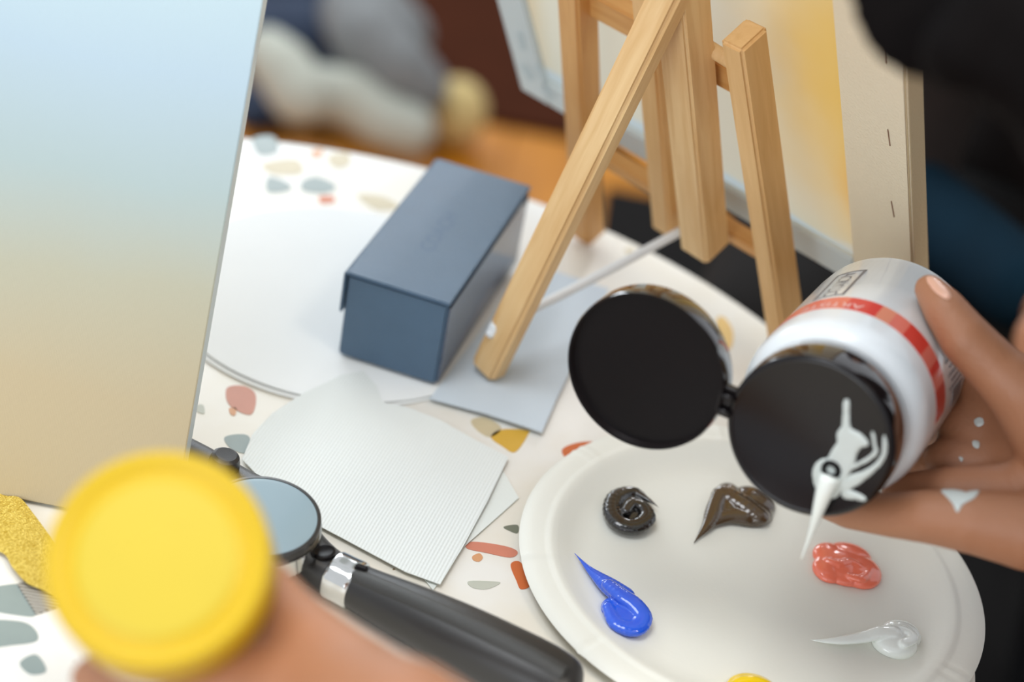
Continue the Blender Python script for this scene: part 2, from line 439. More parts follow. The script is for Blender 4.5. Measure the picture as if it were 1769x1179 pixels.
def prim_mesh(prims):
    """closed pieces that a voxel remesh fuses into one skin"""
    VS = []; FS = []; cnt = 0
    def sphere(c, rx, ry, rz, R=None, n=16):
        nonlocal cnt
        v, f = UNIT[n]; w = v * np.array((rx, ry, rz))
        if R is not None: w = w @ np.array(R).T
        VS.append(w + np.array(c)); FS.append(f + cnt); cnt += len(v)
    for p in prims:
        if p[0] == 'e': sphere(p[1], *p[2], p[3] if len(p) > 3 else None, n=28)
        else:
            pts, rad = p[1], p[2]; zs = p[3] if len(p) > 3 else 1.0
            for i in range(len(pts)):
                sphere(pts[i], rad[i], rad[i], rad[i] * zs)
                if i + 1 < len(pts):
                    a, b = pts[i], pts[i + 1]; ra, rb = rad[i], rad[i + 1]; L = (b - a).length
                    k = max(1, int(L / ((0.35 if min(ra, rb) < .02 else 0.14) * min(ra, rb)))); k = min(k, 110)
                    for j in range(1, k):
                        t = j / k; q = ra + (rb - ra) * t; sphere(a.lerp(b, t), q, q, q * zs, n=12 if q < .02 else 28)
    V_ = np.concatenate(VS).astype(np.float32); F_ = np.concatenate(FS).astype(np.int32)
    me = bpy.data.meshes.new('tmp'); me.vertices.add(len(V_)); me.vertices.foreach_set('co', V_.ravel())
    me.loops.add(F_.size); me.loops.foreach_set('vertex_index', F_.ravel()); me.polygons.add(len(F_))
    me.polygons.foreach_set('loop_start', np.arange(0, F_.size, 3, dtype=np.int32)); me.update(calc_edges=True)
    return me


def organic(name, prims, voxel, m, parent=None, it=6, fac=0.5, flat_z=None, **k):
    me = prim_mesh(prims)
    o = bpy.data.objects.new('tmp', me); COL.objects.link(o)
    r = o.modifiers.new('r', 'REMESH'); r.mode = 'VOXEL'; r.voxel_size = voxel
    if it: s = o.modifiers.new('s', 'SMOOTH'); s.factor = fac; s.iterations = it
    dg = bpy.context.evaluated_depsgraph_get(); e = bpy.data.meshes.new_from_object(o.evaluated_get(dg)); e.name = name
    bpy.data.objects.remove(o); bpy.data.meshes.remove(me)
    if flat_z is not None:
        for v in e.vertices:
            if v.co.z < flat_z: v.co.z = flat_z
    e.polygons.foreach_set('use_smooth', [True] * len(e.polygons))
    e.materials.clear()
    return put(name, local(e, parent), m, parent, **k)


def text_mesh(body, size, offset=0.0):
    cu = bpy.data.curves.new('t', 'FONT'); cu.body = body; cu.size = size; cu.align_x = 'CENTER'; cu.align_y = 'CENTER'; cu.offset = offset; cu.resolution_u = 3
    o = bpy.data.objects.new('t', cu); COL.objects.link(o); dg = bpy.context.evaluated_depsgraph_get()
    me = bpy.data.meshes.new_from_object(o.evaluated_get(dg)); bpy.data.objects.remove(o); return me


Z = Vector((0, 0, 1)); X = Vector((1, 0, 0)); Y = Vector((0, 1, 0))

# ================================================================== the room
def struct(name, me, m): return put(name, me, m, kind='structure')
def slab(x0, x1, y0, y1, z0, z1):
    bm = bmesh.new(); box_bm(bm, Vector(((x0 + x1) / 2, (y0 + y1) / 2, (z0 + z1) / 2)), X, Y, Z, x1 - x0, y1 - y0, z1 - z0); return bm_mesh(bm, 'slab', False)
fl = struct('floor', slab(-3.2, 3.2, -1.6, 5.2, -0.06, -0.004), M['floor'])
nb = 0
for i in range(14):
    for j in range(3):
        x = -1.75 + i * 0.26; y = 0.9 + j * 1.25 + (0.6 if i % 2 else 0)
        add_box('floorboard', (x, y, 0.0), X, Y, Z, (0.257, 1.247, 0.012), M['floor'], fl, 0.002)
struct('wall_back', slab(-3.2, 3.2, 5.2, 5.3, 0, 2.7), M['wall'])
struct('baseboard_back', slab(-3.2, 3.2, 5.18, 5.2, 0, 0.1), M['edge'])

# ================================================================== round table with terrazzo top
TC = Vector((-0.1122, 0.7155, 0)); TR = 0.3585
table = thing('round_table', (TC.x, TC.y, 0), 'small round table with white terrazzo top scattered with coloured chips', 'table')
add_lathe('tabletop', [(0, T), (TR - 0.004, T), (TR - 0.001, T - 0.0015), (TR, T - 0.005), (TR, T - 0.018), (TR - 0.003, T - 0.022), (0, T - 0.022)], Vector((TC.x, TC.y, 0)), Z, X, M['table'], table, 160, 30)
add_lathe('column', [(0, 0.03), (0.035, 0.03), (0.03, 0.08), (0.03, T - 0.05), (0.09, T - 0.03), (0.09, T - 0.0221), (0, T - 0.0221)], Vector((TC.x, TC.y, 0)), Z, X, M['steel'], table)
add_lathe('base', [(0, 0.008), (0.22, 0.008), (0.22, 0.016), (0.2, 0.024), (0.04, 0.034), (0, 0.034)], Vector((TC.x, TC.y, 0)), Z, X, M['steel'], table)
chips = [
    ('grey', [(436, 240), (472, 236), (480, 262), (448, 268)]), ('tan', [(454, 283), (512, 276), (520, 300), (470, 300)]),
    ('peach', [(538, 262), (556, 258), (556, 270), (540, 272)]), ('tan', [(566, 272), (600, 264), (604, 284), (580, 290)]),
    ('grey', [(464, 306), (500, 318), (498, 330), (462, 332)]), ('grey', [(522, 314), (548, 306), (580, 322), (562, 334), (524, 330)]),
    ('orange', [(552, 340), (576, 340), (576, 350), (554, 351)]), ('tan', [(524, 376), (560, 384), (552, 394), (530, 392)]),
    ('orange', [(526, 412), (580, 424), (576, 431), (532, 425)]), ('tan', [(618, 338), (660, 340), (690, 358), (650, 362)]),
    ('pink', [(392, 671), (422, 668), (442, 684), (433, 717), (396, 700)]), ('orange', [(352, 512), (366, 514), (364, 522), (352, 520)]),
    ('grey', [(388, 756), (428, 753), (430, 782), (402, 778)]), ('gold', [(848, 756), (866, 743), (910, 744), (912, 752), (890, 782), (868, 772)]),
    ('peach', [(396, 706), (408, 706), (406, 718), (398, 716)]), ('tan', [(814, 727), (838, 722), (866, 740), (846, 756), (822, 742)]),
    ('tan', [(660, 684), (712, 686), (720, 694), (672, 698)]),
    ('orange', [(972, 776), (996, 766), (1028, 764), (1036, 772), (1004, 780), (986, 792), (974, 788)]),
    ('green', [(870, 911), (894, 908), (894, 922), (880, 918)]), ('rose', [(806, 948), (816, 937), (870, 944), (894, 954), (882, 964), (840, 956)]),
    ('peach', [(816, 962), (828, 957), (834, 964), (828, 971), (818, 969)]), ('orange', [(882, 976), (900, 973), (916, 1010), (900, 1019), (892, 1004)]),
    ('sage', [(810, 1005), (858, 1006), (862, 1010), (840, 1019), (816, 1016)]), ('gold', [(1238, 552), (1252, 550), (1266, 574), (1262, 602), (1240, 590)]),
    ('grey', [(-30, 1022), (26, 1010), (42, 1018), (62, 1062), (30, 1064), (-30, 1050)]), ('grey', [(-30, 1076), (30, 1074), (58, 1086), (64, 1108), (20, 1116), (-30, 1118)]),
    ('grey', [(34, 1146), (62, 1132), (80, 1160), (52, 1166)]), ('rose', [(120, 1190), (160, 1196), (150, 1215), (118, 1210)]),
    ('orange', [(1000, 1215), (1040, 1222), (1020, 1240)]), ('sage', [(330, 705), (350, 700), (352, 716)]), ('tan', [(760, 1050), (776, 1048), (780, 1056), (764, 1060)]),
    ('pink', [(240, 960), (280, 972), (262, 990)]), ('gold', [(330, 1010), (372, 1015), (360, 1042), (334, 1034)]), ('tan', [(1080, 430), (1100, 436), (1090, 446)])]
for col, px in chips:
    o = sheet('terrazzo_chip', px, 0.00003, CHIP[col], 0, 0.01, 0.00022, table, smooth=True)
    own = o.data
# ================================================================== things that lie on the table
for i, (dz, dx, dy) in enumerate(((0.0003, 0.0, 0.0), (0.0015, 0.0015, 0.003))):
    R = 0.098; prof = [(0, 0), (R - 0.004, 0), (R, 0.0002), (R, 0.0007), (R - 0.004, 0.0006), (0, 0.0006)]
    c = Vector((-0.099 + dx, 0.896 + dy, 0)); o = add_lathe('round_paper', prof, Vector((0, 0, 0)), Z, X, M['paper'], None, 96)
    o.location = (c.x, c.y, T + dz)
    tag(o, ['lower of the two round white papers under the navy box', 'upper of the two round white papers the navy box stands on'][i], 'paper')
sheet('paper_sheet', [(742, 690), (838, 716), (936, 749), (962, 690), (1012, 590), (1052, 500), (905, 452), (870, 520)], 0.0026, M['bluepaper'], 0.0003, 0.008, 0.0003,
      label='pale blue paper sheet under the foot of the easel leg', cat='paper')
sheet('napkin', [(560, 905), (700, 960), (748, 1022), (800, 948), (896, 862), (866, 812), (760, 760), (600, 800)], 0.0003, M['napkin'], 0.0006, 0.006, 0.0004, seed=3,
      label='plain white napkin mostly hidden beneath the embossed one', cat='napkin')
flap = lambda x, y, d: 0.0006 * min(d / 0.02, 1)
sheet('napkin', [(418, 796), (436, 752), (470, 716), (520, 684), (590, 650), (628, 643), (650, 668), (660, 696), (700, 704), (760, 728), (820, 762), (878, 792), (842, 868), (800, 946), (760, 1012), (700, 990), (620, 948), (540, 905), (470, 850)],
      0.0020, M['towel'], 0.0008, 0.0045, 0.0004, seed=9, fn=flap,
      label='white embossed paper napkin lying flat below the navy box', cat='napkin')

# gold ribbon
rib = thing('ribbon', (-0.2, 0.62, T), 'gold glitter ribbon curling out at the left edge below the left canvas', 'ribbon')
def strip(name, px, z0, lift, m, parent, w):
    pts = catmull([list(p) for p in px], 8); bm = bmesh.new(); prev = None; n = len(pts)
    for i, p in enumerate(pts):
        a = atz(p[0], p[1]); b = atz(p[2], p[3]); h = T + z0 + lift * math.sin(math.pi * i / (n - 1)) ** 2
        row = []
        for j in range(7):
            q = a.lerp(b, j / 6); row.append(q)
        tv = [bm.verts.new((q.x, q.y, h + 0.0006)) for q in row]; bv = [bm.verts.new((q.x, q.y, h)) for q in row]
        if prev:
            pt, pb = prev
            for j in range(6): bm.faces.new((pt[j], pt[j + 1], tv[j + 1], tv[j])); bm.faces.new((pb[j + 1], pb[j], bv[j], bv[j + 1]))
            for j in (0, 6): bm.faces.new((pt[j], tv[j], bv[j], pb[j]))
        prev = (tv, bv)
    return put(name, local(bm_mesh(bm, name, True, 50), parent), m, parent)
strip('ribbon_loop', [(-90, 860, -150, 960), (-30, 850, -70, 950), (8, 866, 0, 962), (34, 872, 22, 992), (58, 900, 46, 1018), (84, 934, 76, 1030), (120, 990, 110, 1050), (160, 1040, 150, 1080)], 0.0015, 0.002, M['gold'], rib, .02)
strip('ribbon_tail', [(30, 1012, 62, 1064), (60, 1004, 92, 1054), (96, 1016, 122, 1046)], 0.0004, 0.0, M['stripe'], rib, .02)

# paper plate
PC = Vector((0.1354, 0.7256, 0))
plate = thing('paper_plate', (PC.x, PC.y, T), 'white paper plate used as a palette with dabs of paint', 'plate')
prof = [(0, 0.0006), (0.078, 0.0006), (0.084, 0.0012), (0.090, 0.0036), (0.0955, 0.0072), (0.0985, 0.0086), (0.1005, 0.0090), (0.1018, 0.0083), (0.1032, 0.0084), (0.108, 0.0086), (0.1125, 0.0080), (0.1146, 0.0064),
        (0.1140, 0.0060), (0.110, 0.0078), (0.101, 0.0078), (0.096, 0.0062), (0.086, 0.0012), (0.08, 0.0001), (0, 0.0001)]
dense = [prof[0], (0.03, 0.0006), (0.06, 0.0006)] + prof[1:]
bm = lathe_bm(dense, Vector((PC.x, PC.y, T)), Z, X, 360)
rr = random.Random(4); cre = [rr.uniform(0, 2 * math.pi) for _ in range(26)]
for v in bm.verts:
    d = Vector((v.co.x - PC.x, v.co.y - PC.y)); r = d.length
    if r > 0.097:
        a = math.atan2(d.y, d.x)
        for k, c in enumerate(cre):
            da = (a - c - 0.5 * (r - 0.1) * (1 if k % 2 else -1) + math.pi) % (2 * math.pi) - math.pi
            v.co.z += 0.0009 * math.exp(-(da / 0.012) ** 2) * min((r - 0.097) / 0.006, 1) * (1 if k % 3 else -1)
put('plate_card', local(bm_mesh(bm, 'plate_card', True, 60), plate), M['plate'], plate)

ZP = 0.0012       # plate floor above the table
def P(x, y, h=0.0): return atz(x, y, ZP + h)
def dab(name_label, m, prims, voxel=0.00042, it=6):
    o = organic('paint_dab', prims, voxel, m, None, it, 0.5, T + ZP - 0.0004, label=name_label, cat='paint', group='dabs of paint on the paper plate')
    return own_origin(o)
def chain(px, rad, h=None, zs=0.6):
    return ('c', [P(x, y, (h[i] if h else rad[i] * zs * 0.35)) for i, (x, y) in enumerate(px)], rad, zs)
mm_ = 0.001
def spl(px, rad, hs, k=3, zs=0.6):
    q = catmull([[x, y, r, h] for (x, y), r, h in zip(px, rad, hs)], k)
    return ('c', [P(a, b, h) for a, b, r, h in q], [max(r, 0.0002) for a, b, r, h in q], zs)
dab('black paint coil beside the plate rim, ending in a pointed tail', M['pblack'], [
    ('e', P(1088, 884, 0.001), (0.0112, 0.0140, 0.0030)),
    spl([(1128, 872), (1098, 850), (1066, 858), (1057, 882), (1070, 904), (1096, 910), (1118, 896), (1112, 876), (1092, 870), (1082, 882)], [0.0004, .0030, .0046, .0050, .0052, .0050, .0046, .0036, .0030, .0026], [0.0012, .003, .0036, .0036, .0036, .0036, .0042, .005, .0056, .006], 4),
    spl([(1098, 850), (1118, 862), (1138, 877)], [.0024, .0014, .0003], [.0035, .004, .0035], 5)])
dab('dark brown paint blob with a long drip tail beside the black bottle cap', M['pbrown'], [
    ('e', P(1290, 882, 0.001), (0.0135, 0.0125, 0.005)), ('e', P(1258, 868, 0.001), (0.0085, 0.0150, 0.0056)), ('e', P(1300, 868, 0.001), (0.0120, 0.0120, 0.005)),
    spl([(1310, 892), (1280, 870), (1250, 852), (1238, 868), (1232, 888), (1222, 908), (1208, 926), (1197, 941)], [.006, .0065, .0050, .0042, .0046, .0030, .0012, .0003], [.003, .0045, .005, .0045, .003, .002, .001, .0003], 4),
    spl([(1285, 893), (1256, 892), (1232, 903), (1215, 918)], [.006, .005, .003, .001], [.002, .002, .0015, .0008], 4)])
dab('bright blue paint dab with a long thin pointed tail', M['pblue'], [
    ('e', P(1084, 1068, 0.001), (0.0105, 0.0125, 0.0045)), ('e', P(1060, 1052, 0.001), (0.0062, 0.0065, 0.0038)),
    spl([(1052, 1050), (1066, 1078), (1096, 1086), (1110, 1068), (1096, 1046), (1074, 1030), (1052, 1012)], [.0035, .0044, .005, .0050, .0050, .0046, .0036], [.003, .003, .003, .004, .0055, .006, .005], 4),
    spl([(1076, 1030), (1054, 1014), (1034, 998), (1018, 984), (1004, 969), (992, 956)], [.0062, .0054, .0036, .0020, .0009, .0003], [.003, .003, .0024, .0022, .0024, .0026], 4)])
dab('coral red paint puddle near the right rim of the plate', M['pcoral'], [
    ('e', P(1458, 978, 0.0006), (0.0150, 0.0150, 0.0046)), ('e', P(1484, 988, 0.0006), (0.0115, 0.0125, 0.0046)), ('e', P(1434, 962, 0.0006), (0.0090, 0.0100, 0.0040)), ('e', P(1432, 984, 0.0006), (0.0085, 0.0100, 0.0038)),
    ('e', P(1466, 962, 0.0006), (0.0120, 0.0100, 0.0042)), spl([(1430, 968), (1450, 975), (1470, 972), (1492, 984)], [.002, .0026, .0026, .002], [.0042, .0045, .0045, .004], 4),
    spl([(1468, 996), (1490, 1000), (1504, 984)], [.002, .0025, .002], [.0036, .004, .0036], 4)])
dab('glossy white paint dab with a tapering tail towards the plate middle', M['pwhite'], [
    ('e', P(1545, 1112, 0.001), (0.0112, 0.0098, 0.0060)), ('e', P(1556, 1098, 0.001), (0.0100, 0.0085, 0.0062)),
    spl([(1544, 1094), (1522, 1094), (1490, 1102), (1454, 1107), (1424, 1108), (1400, 1106)], [.0045, .0042, .0034, .0026, .0014, .0004], [.006, .0055, .0035, .0025, .0018, .0012], 4),
    spl([(1562, 1112), (1577, 1104), (1570, 1092), (1548, 1086), (1530, 1088)], [.003, .0028, .0026, .0026, .002], [.006, .0066, .0068, .0066, .0066], 4)])
dab('bright yellow paint dab at the bottom edge of the plate', M['pyellow'], [
    ('e', P(1300, 1196, 0.001), (0.0125, 0.0110, 0.0050)), spl([(1264, 1190), (1282, 1180), (1306, 1180), (1330, 1190), (1350, 1204)], [.003, .0036, .0038, .0036, .003], [.004, .0045, .0045, .004, .003], 4),
    spl([(1280, 1200), (1300, 1192), (1322, 1198)], [.003, .003, .003], [.006, .0065, .006], 4)])

# navy box
bx = Vector((-0.0, 0, 0)); A0 = atz(582, 612, 0.0035); yaw = math.radians(-11.6)
BX = Vector((math.cos(yaw), math.sin(yaw), 0)); BY = Vector((-math.sin(yaw), math.cos(yaw), 0))
bw, bl, bh = 0.0568, 0.1425, 0.0520; b0 = Vector((A0.x, A0.y, T + 0.0034))
case = thing('gift_box', b0 + BX * bw / 2 + BY * bl / 2, 'long navy blue box with a flap lid standing on the round white papers', 'box')
add_box('box_body', b0 + BX * bw / 2 + BY * bl / 2 + Z * (bh / 2 - 0.0006), BX, BY, Z, (bw - 0.001, bl - 0.001, bh - 0.0012), M['navy'], case, 0.0012)
cz = b0 + BX * bw / 2 + BY * bl / 2
lid = add_box('box_lid', cz + Z * (bh - 0.0002), BX, BY, Z, (bw + 0.0016, bl + 0.0016, 0.0018), M['navy'], case, 0.0008)
add_box('lid_flap', b0 + BY * bl / 2 - BX * 0.0011 + Z * (bh * 0.76), BX, BY, Z, (0.0016, bl + 0.0010, bh * 0.48), M['navy'], case, 0.0006)
add_box('side_panel', b0 + BY * bl / 2 + BX * (bw + 0.0002) + Z * (bh / 2 - 0.001), BX, BY, Z, (0.0008, bl - 0.003, bh - 0.005), M['navyside'], case, 0.0003, label='glossy side panel of the navy box')
tm = text_mesh('COACH', 0.0125); ang = BY
tm.transform(Matrix.Translation(cz + Z * (bh + 0.00072) - BY * 0.006) @ Matrix((BY, -BX, Z)).transposed().to_4x4())
put('lid_print', local(tm, case), M['navyprint'], case, label='faint tone on tone lettering')

# ================================================================== black handled tool with chrome ring
def TZ(x, y, h): return atz(x, y, h)
tool = thing('tripod_handle', TZ(700, 1060, 0), 'black handle with chrome ring and round grey disc lying beside the napkin', 'tool')
axp = [(300, 783, .0115, .010), (345, 806, .011, .010), (400, 838, .011, .010), (470, 884, .012, .011), (530, 955, .0112, .0105), (565, 986, .0112, .0102), (590, 1000, .0112, .0104)]
def hull(name, pts, m, zs=0.92, n=28, sub=5):
    q = catmull([list(p) for p in pts], sub); C3 = [TZ(a, b, h) for a, b, h, r in q]; bm = bmesh.new(); rings = []
    for i, (c, p) in enumerate(zip(C3, q)):
        t = (C3[min(i + 1, len(C3) - 1)] - C3[max(0, i - 1)]).normalized(); a = t.cross(Z).normalized(); b = a.cross(t)
        ring = []
        for j in range(n):
            th = 2 * math.pi * j / n; ca, sa = math.cos(th), math.sin(th); e = 0.82
            ring.append(bm.verts.new(c + a * (math.copysign(abs(ca) ** e, ca) * p[3]) + b * (math.copysign(abs(sa) ** e, sa) * p[3] * zs)))
        rings.append(ring)
    for a, b in zip(rings, rings[1:]):
        for j in range(n): bm.faces.new((a[j], a[(j + 1) % n], b[(j + 1) % n], b[j]))
    bm.faces.new(rings[0]); bm.faces.new(rings[-1][::-1])
    return put(name, local(bm_mesh(bm, name, True, 50), tool), m, tool), C3
hull('neck', axp, M['toolblack'])
hull('chrome_ring', [(574, 992, .0112, .0102), (578, 994, .0112, .0108), (596, 1003, .0112, .0109), (614, 1012, .0112, .0110), (618, 1014, .0112, .0103)], M['chrome'], zs=1.0)
grip_pts = [(612, 1012, .0112, .0102), (640, 1026, .0118, .0108), (690, 1050, .0130, .0122), (740, 1074, .0142, .0134), (800, 1104, .0150, .0146), (870, 1139, .0156, .0152), (930, 1169, .0156, .0152), (972, 1191, .0150, .0138), (990, 1200, .0145, .0105), (998, 1204, .014, .004)]
hull('grip', grip_pts, M['toolblack'])
# seams and the long raised strip on the grip
gq = catmull([list(p) for p in grip_pts[:-2]], 6)
for off, rad, nm, mt in ((2.3, 0.0009, 'grip_seam', 'toolgrip'), (1.25, 0.0050, 'grip_strip', 'toolgrip')):
    pts = []
    for i, (a, b, h, r) in enumerate(gq):
        c = TZ(a, b, h); t = (TZ(gq[min(i + 1, len(gq) - 1)][0], gq[min(i + 1, len(gq) - 1)][1], h) - TZ(gq[max(i - 1, 0)][0], gq[max(i - 1, 0)][1], h)).normalized()
        s = t.cross(Z).normalized(); th = off
        sink = rad * 0.70
        pts.append(c + (s * math.cos(th) + Z * math.sin(th)) * (r - sink))
    bmx = tube_bm(pts[1:], rad, 12); put(nm, local(bm_mesh(bmx, nm), tool), M[mt], tool)
add_lathe('hole', [(0, 0), (0.0036, 0), (0.0042, 0.0004), (0.0048, 0), (0.0048, -0.002), (0, -0.002)], TZ(561, 953, 0.0219) , (Z - X * 0.2).normalized(), X, M['blackin'], tool, 28, label='dark round opening')
add_box('latch', TZ(624, 983, 0.0222), BX, BY, Z, (0.006, 0.004, 0.003), M['blackin'], tool, 0.0008)
dC = TZ(452, 893, 0.034)
add_lathe('disc_housing', [(0, -0.012), (0.024, -0.012), (0.0262, -0.009), (0.0268, -0.002), (0.0268, 0.0002), (0.0252, 0.0006), (0.0250, 0.0), (0, 0.0)], dC, (Z + Y * -0.06).normalized(), X, M['toolblack'], tool, 72)
add_lathe('disc', [(0, 0.0008), (0.0215, 0.0008), (0.0250, 0.0003), (0.0250, -0.001), (0, -0.001)], dC, (Z + Y * -0.06).normalized(), X, M['disc'], tool, 72, label='round grey glassy disc')
add_lathe('disc_ring', [(0.0262, -0.0135), (0.0275, -0.0135), (0.0275, -0.0045), (0.0262, -0.0045), (0.0262, -0.0135)], dC, (Z + Y * -0.06).normalized(), X, M['chrome'], tool, 72, label='silver band round the disc')
add_lathe('disc_post', [(0, -0.026), (0.009, -0.026), (0.012, -0.011), (0, -0.011)], dC, Z, X, M['toolblack'], tool, 32)
kn = add_lathe('knob', [(0, 0.004), (0.005, 0.0042), (0.0066, 0.003), (0.0075, 0.000), (0.0078, -0.009), (0, -0.009)], TZ(388, 797, 0.0235), (Z + X * 0.12).normalized(), X, M['toolblack'], tool, 24)

# ================================================================== easel with the stretched canvas seen from behind
def ndir(p, q): return ray(*p).cross(ray(*q))
EB = ndir((900, 155), (1640, 590)).cross(Z).normalized()
if EB.x < 0: EB = -EB
EN = Vector((EB.y, -EB.x, 0));
if EN.y > 0: EN = -EN
LEAN = math.radians(63)
EV = math.cos(LEAN) * EN + math.sin(LEAN) * Z
NN = math.sin(LEAN) * EN - math.cos(LEAN) * Z           # from the easel plane towards the camera side
E0 = atz(1025, 415)
def ep(b, v, n=0.0): return E0 + EB * b + EV * v + NN * n
def epx(x, y, n=0.0):
    q = on_plane(x, y, E0 + NN * n, NN) - E0; return q.dot(EB), q.dot(EV)
easel = thing('easel', (E0.x + 0.05, E0.y - 0.06, T), 'small beech table easel standing at the far rim of the table', 'easel')
def leg(x0, y0, x1, y1, n, w, d, m, name, ext0=0.0, ext1=0.0, foot=False, bev=0.0016, **k):
    b0_, v0_ = epx(x0, y0, n); b1_, v1_ = epx(x1, y1, n); p0 = ep(b0_, v0_, n); p1 = ep(b1_, v1_, n); u = (p1 - p0).normalized()
    p0 = p0 - u * ext0; p1 = p1 + u * ext1
    if foot:
        s = (p1.z - (T + 0.004)) / (p1.z - p0.z); p0 = p1 + (p0 - p1) * s
    return bar(name, p0, p1, EB, w, NN, d, m, easel, bev, **k)
leg(1016, 400, 998, 0, 0.0, 0.0155, 0.0165, M['wood3'], 'front_leg', foot=True, ext1=0.06)
leg(1348, 500, 1285, 58, 0.006, 0.0135, 0.0190, M['wood'], 'front_leg', foot=True, ext1=0.0)
leg(1218, 425, 1179, 0, 0.012, 0.0195, 0.0200, M['wood2'], 'mast', ext1=0.10)
leg(1158, 388, 1136, 110, -0.002, 0.0145, 0.0170, M['wood'], 'inner_rail', ext1=0.13)
bA = epx(1060, 278, -0.006); bB = epx(1330, 438, -0.006); vm = (bA[1] + bB[1]) / 2
bar('lower_crossbar', ep(bA[0] - 0.03, vm, -0.006), ep(bB[0], vm, -0.006), EV, 0.0095, NN, 0.010, M['wood3'], easel)
vU = epx(1236, 118, -0.004)[1]
bar('upper_crossbar', ep(0.02, vU, -0.006), ep(0.15, vU, -0.006), EV, 0.0180, NN, 0.010, M['wood3'], easel)
dw = put('dowel', None, None, easel); bpy.data.objects.remove(dw)
q0 = ep(*epx(1208, 72, 0.002), 0.002); q1 = ep(*epx(1262, 106, 0.002), 0.002)
put('dowel', local(bm_mesh(tube_bm([q0 - (q1 - q0) * 0.02, q0, q1, q1 + (q1 - q0) * 0.1], [0.003, 0.0038, 0.0038, 0.0038], 16), 'dowel', True, 40), easel), M['wood2'], easel)
ftR = atz(842, 640, 0.005); tpR = ep(*epx(1143, 20, 0.026), 0.026); du = (tpR - ftR).normalized()
rl = bar('rear_leg', ftR, tpR + du * 0.05, EB, 0.0172, du.cross(EB), 0.0125, M['wood2'], easel, 0.0022)
# cord tying the rear leg to the mast, with its knot
k0 = atz(857, 566, 0.034); k1 = ep(*epx(1184, 395, 0.004), 0.004)
cpts = [k0.lerp(k1, t) - Z * 0.0012 * math.sin(math.pi * t) for t in [i / 14 for i in range(15)]]
put('cord', local(bm_mesh(tube_bm(cpts, 0.0026, 10), 'cord'), easel), M['cord'], easel, label='white cord')
organic('cord_knot', [('e', k0 + Vector((0.0, -0.002, 0.001)), (0.0042, 0.0036, 0.0046)), ('e', k0 + Vector((-0.002, -0.003, -0.002)), (0.003, 0.003, 0.003))], 0.0006, M['cord'], easel, 2, label='white cord knot')

# canvas on the easel, back view
CN = -0.0200; CLEAN = math.radians(61.3)
CV = math.cos(CLEAN) * EN + math.sin(CLEAN) * Z; CNn = math.sin(CLEAN) * EN - math.cos(CLEAN) * Z
cb, cv_ = epx(900, 155, CN); C0 = ep(cb, cv_, CN); CW, CH, CD = 0.292, 0.34, 0.0130
def cp(b, v, n=0.0): return C0 + EB * b + CV * v + CNn * n
canv = thing('stretched_canvas', cp(CW / 2, 0, -CD / 2), 'stretched canvas leaning on the easel, seen from its stapled back', 'canvas')
fw = 0.040
def cbox(name, b0_, b1_, v0_, v1_, n0, n1, m, bev=0.0015, **k):
    return add_box(name, cp((b0_ + b1_) / 2, (v0_ + v1_) / 2, (n0 + n1) / 2), EB, CV, CNn, (b1_ - b0_, v1_ - v0_, n1 - n0), m, canv, bev, **k)
def bleed_mat():
    q = NT('canvas_back_with_bled_paint'); tc = q.n('ShaderNodeTexCoord')
    def blob(c, rx, ry, lo, hi):
        mp = q.n('ShaderNodeMapping'); mp.vector_type = 'TEXTURE'; mp.inputs['Location'].default_value = (c[0], c[1], 0); mp.inputs['Scale'].default_value = (rx, ry, 1)
        q.l(tc.outputs['UV'], mp.inputs[0]); ln = q.n('ShaderNodeVectorMath', operation='LENGTH'); q.l(mp.outputs[0], ln.inputs[0])
        nz = q.n('ShaderNodeTexNoise', Scale=7.0, Detail=2.0); q.l(tc.outputs['UV'], nz.inputs['Vector'])
        ad = q.n('ShaderNodeMath', operation='MULTIPLY_ADD'); ad.inputs[1].default_value = 0.3; q.l(nz.outputs[0], ad.inputs[0]); q.l(ln.outputs['Value'], ad.inputs[2])
        mr = q.n('ShaderNodeMapRange', interpolation_type='SMOOTHSTEP'); mr.inputs[1].default_value = lo; mr.inputs[2].default_value = hi; mr.inputs[3].default_value = 1; mr.inputs[4].default_value = 0
        q.l(ad.outputs[0], mr.inputs[0]); return mr
    col = None
    base = hexc(222, 218, 200); prev = None
    for c, rx, ry, lo, hi, colr in (((0.90, 0.42), 0.34, 0.55, 0.30, 1.25, hexc(232, 192, 108)), ((0.99, 0.20), 0.20, 0.17, 0.35, 1.2, hexc(240, 168, 36)), ((0.92, -0.10), 0.46, 0.155, 1.12, 1.20, hexc(222, 214, 196)), ((0.02, 0.55), 0.10, 0.6, 0.6, 1.3, hexc(232, 214, 180)), ((0.1, 0.0), 0.9, 0.06, 1.12, 1.25, hexc(206, 216, 218))):
        mx = q.n('ShaderNodeMix', data_type='RGBA'); mx.inputs[7].default_value = colr
        if prev is None: mx.inputs[6].default_value = base
        else: q.l(prev.outputs[2], mx.inputs[6])
        q.l(blob(c, rx, ry, lo, hi).outputs[0], mx.inputs[0]); prev = mx
    q.l(prev.outputs[2], q.b.inputs['Base Color']); q.b.inputs['Roughness'].default_value = 0.85
    tr = q.n('ShaderNodeBsdfTranslucent'); q.l(prev.outputs[2], tr.inputs[0]); ms = q.n('ShaderNodeMixShader'); ms.inputs[0].default_value = 0.6
    q.l(q.b.outputs[0], ms.inputs[1]); q.l(tr.outputs[0], ms.inputs[2]); q.l(ms.outputs[0], q.t.nodes['Material Output'].inputs[0])
    nz = q.n('ShaderNodeTexNoise', Scale=900.0); q.l(tc.outputs['Object'], nz.inputs['Vector'])
    bp = q.n('ShaderNodeBump', Strength=0.3, Distance=0.0004); q.l(nz.outputs[0], bp.inputs['Height']); q.l(bp.outputs[0], q.b.inputs['Normal'])
    return q.m
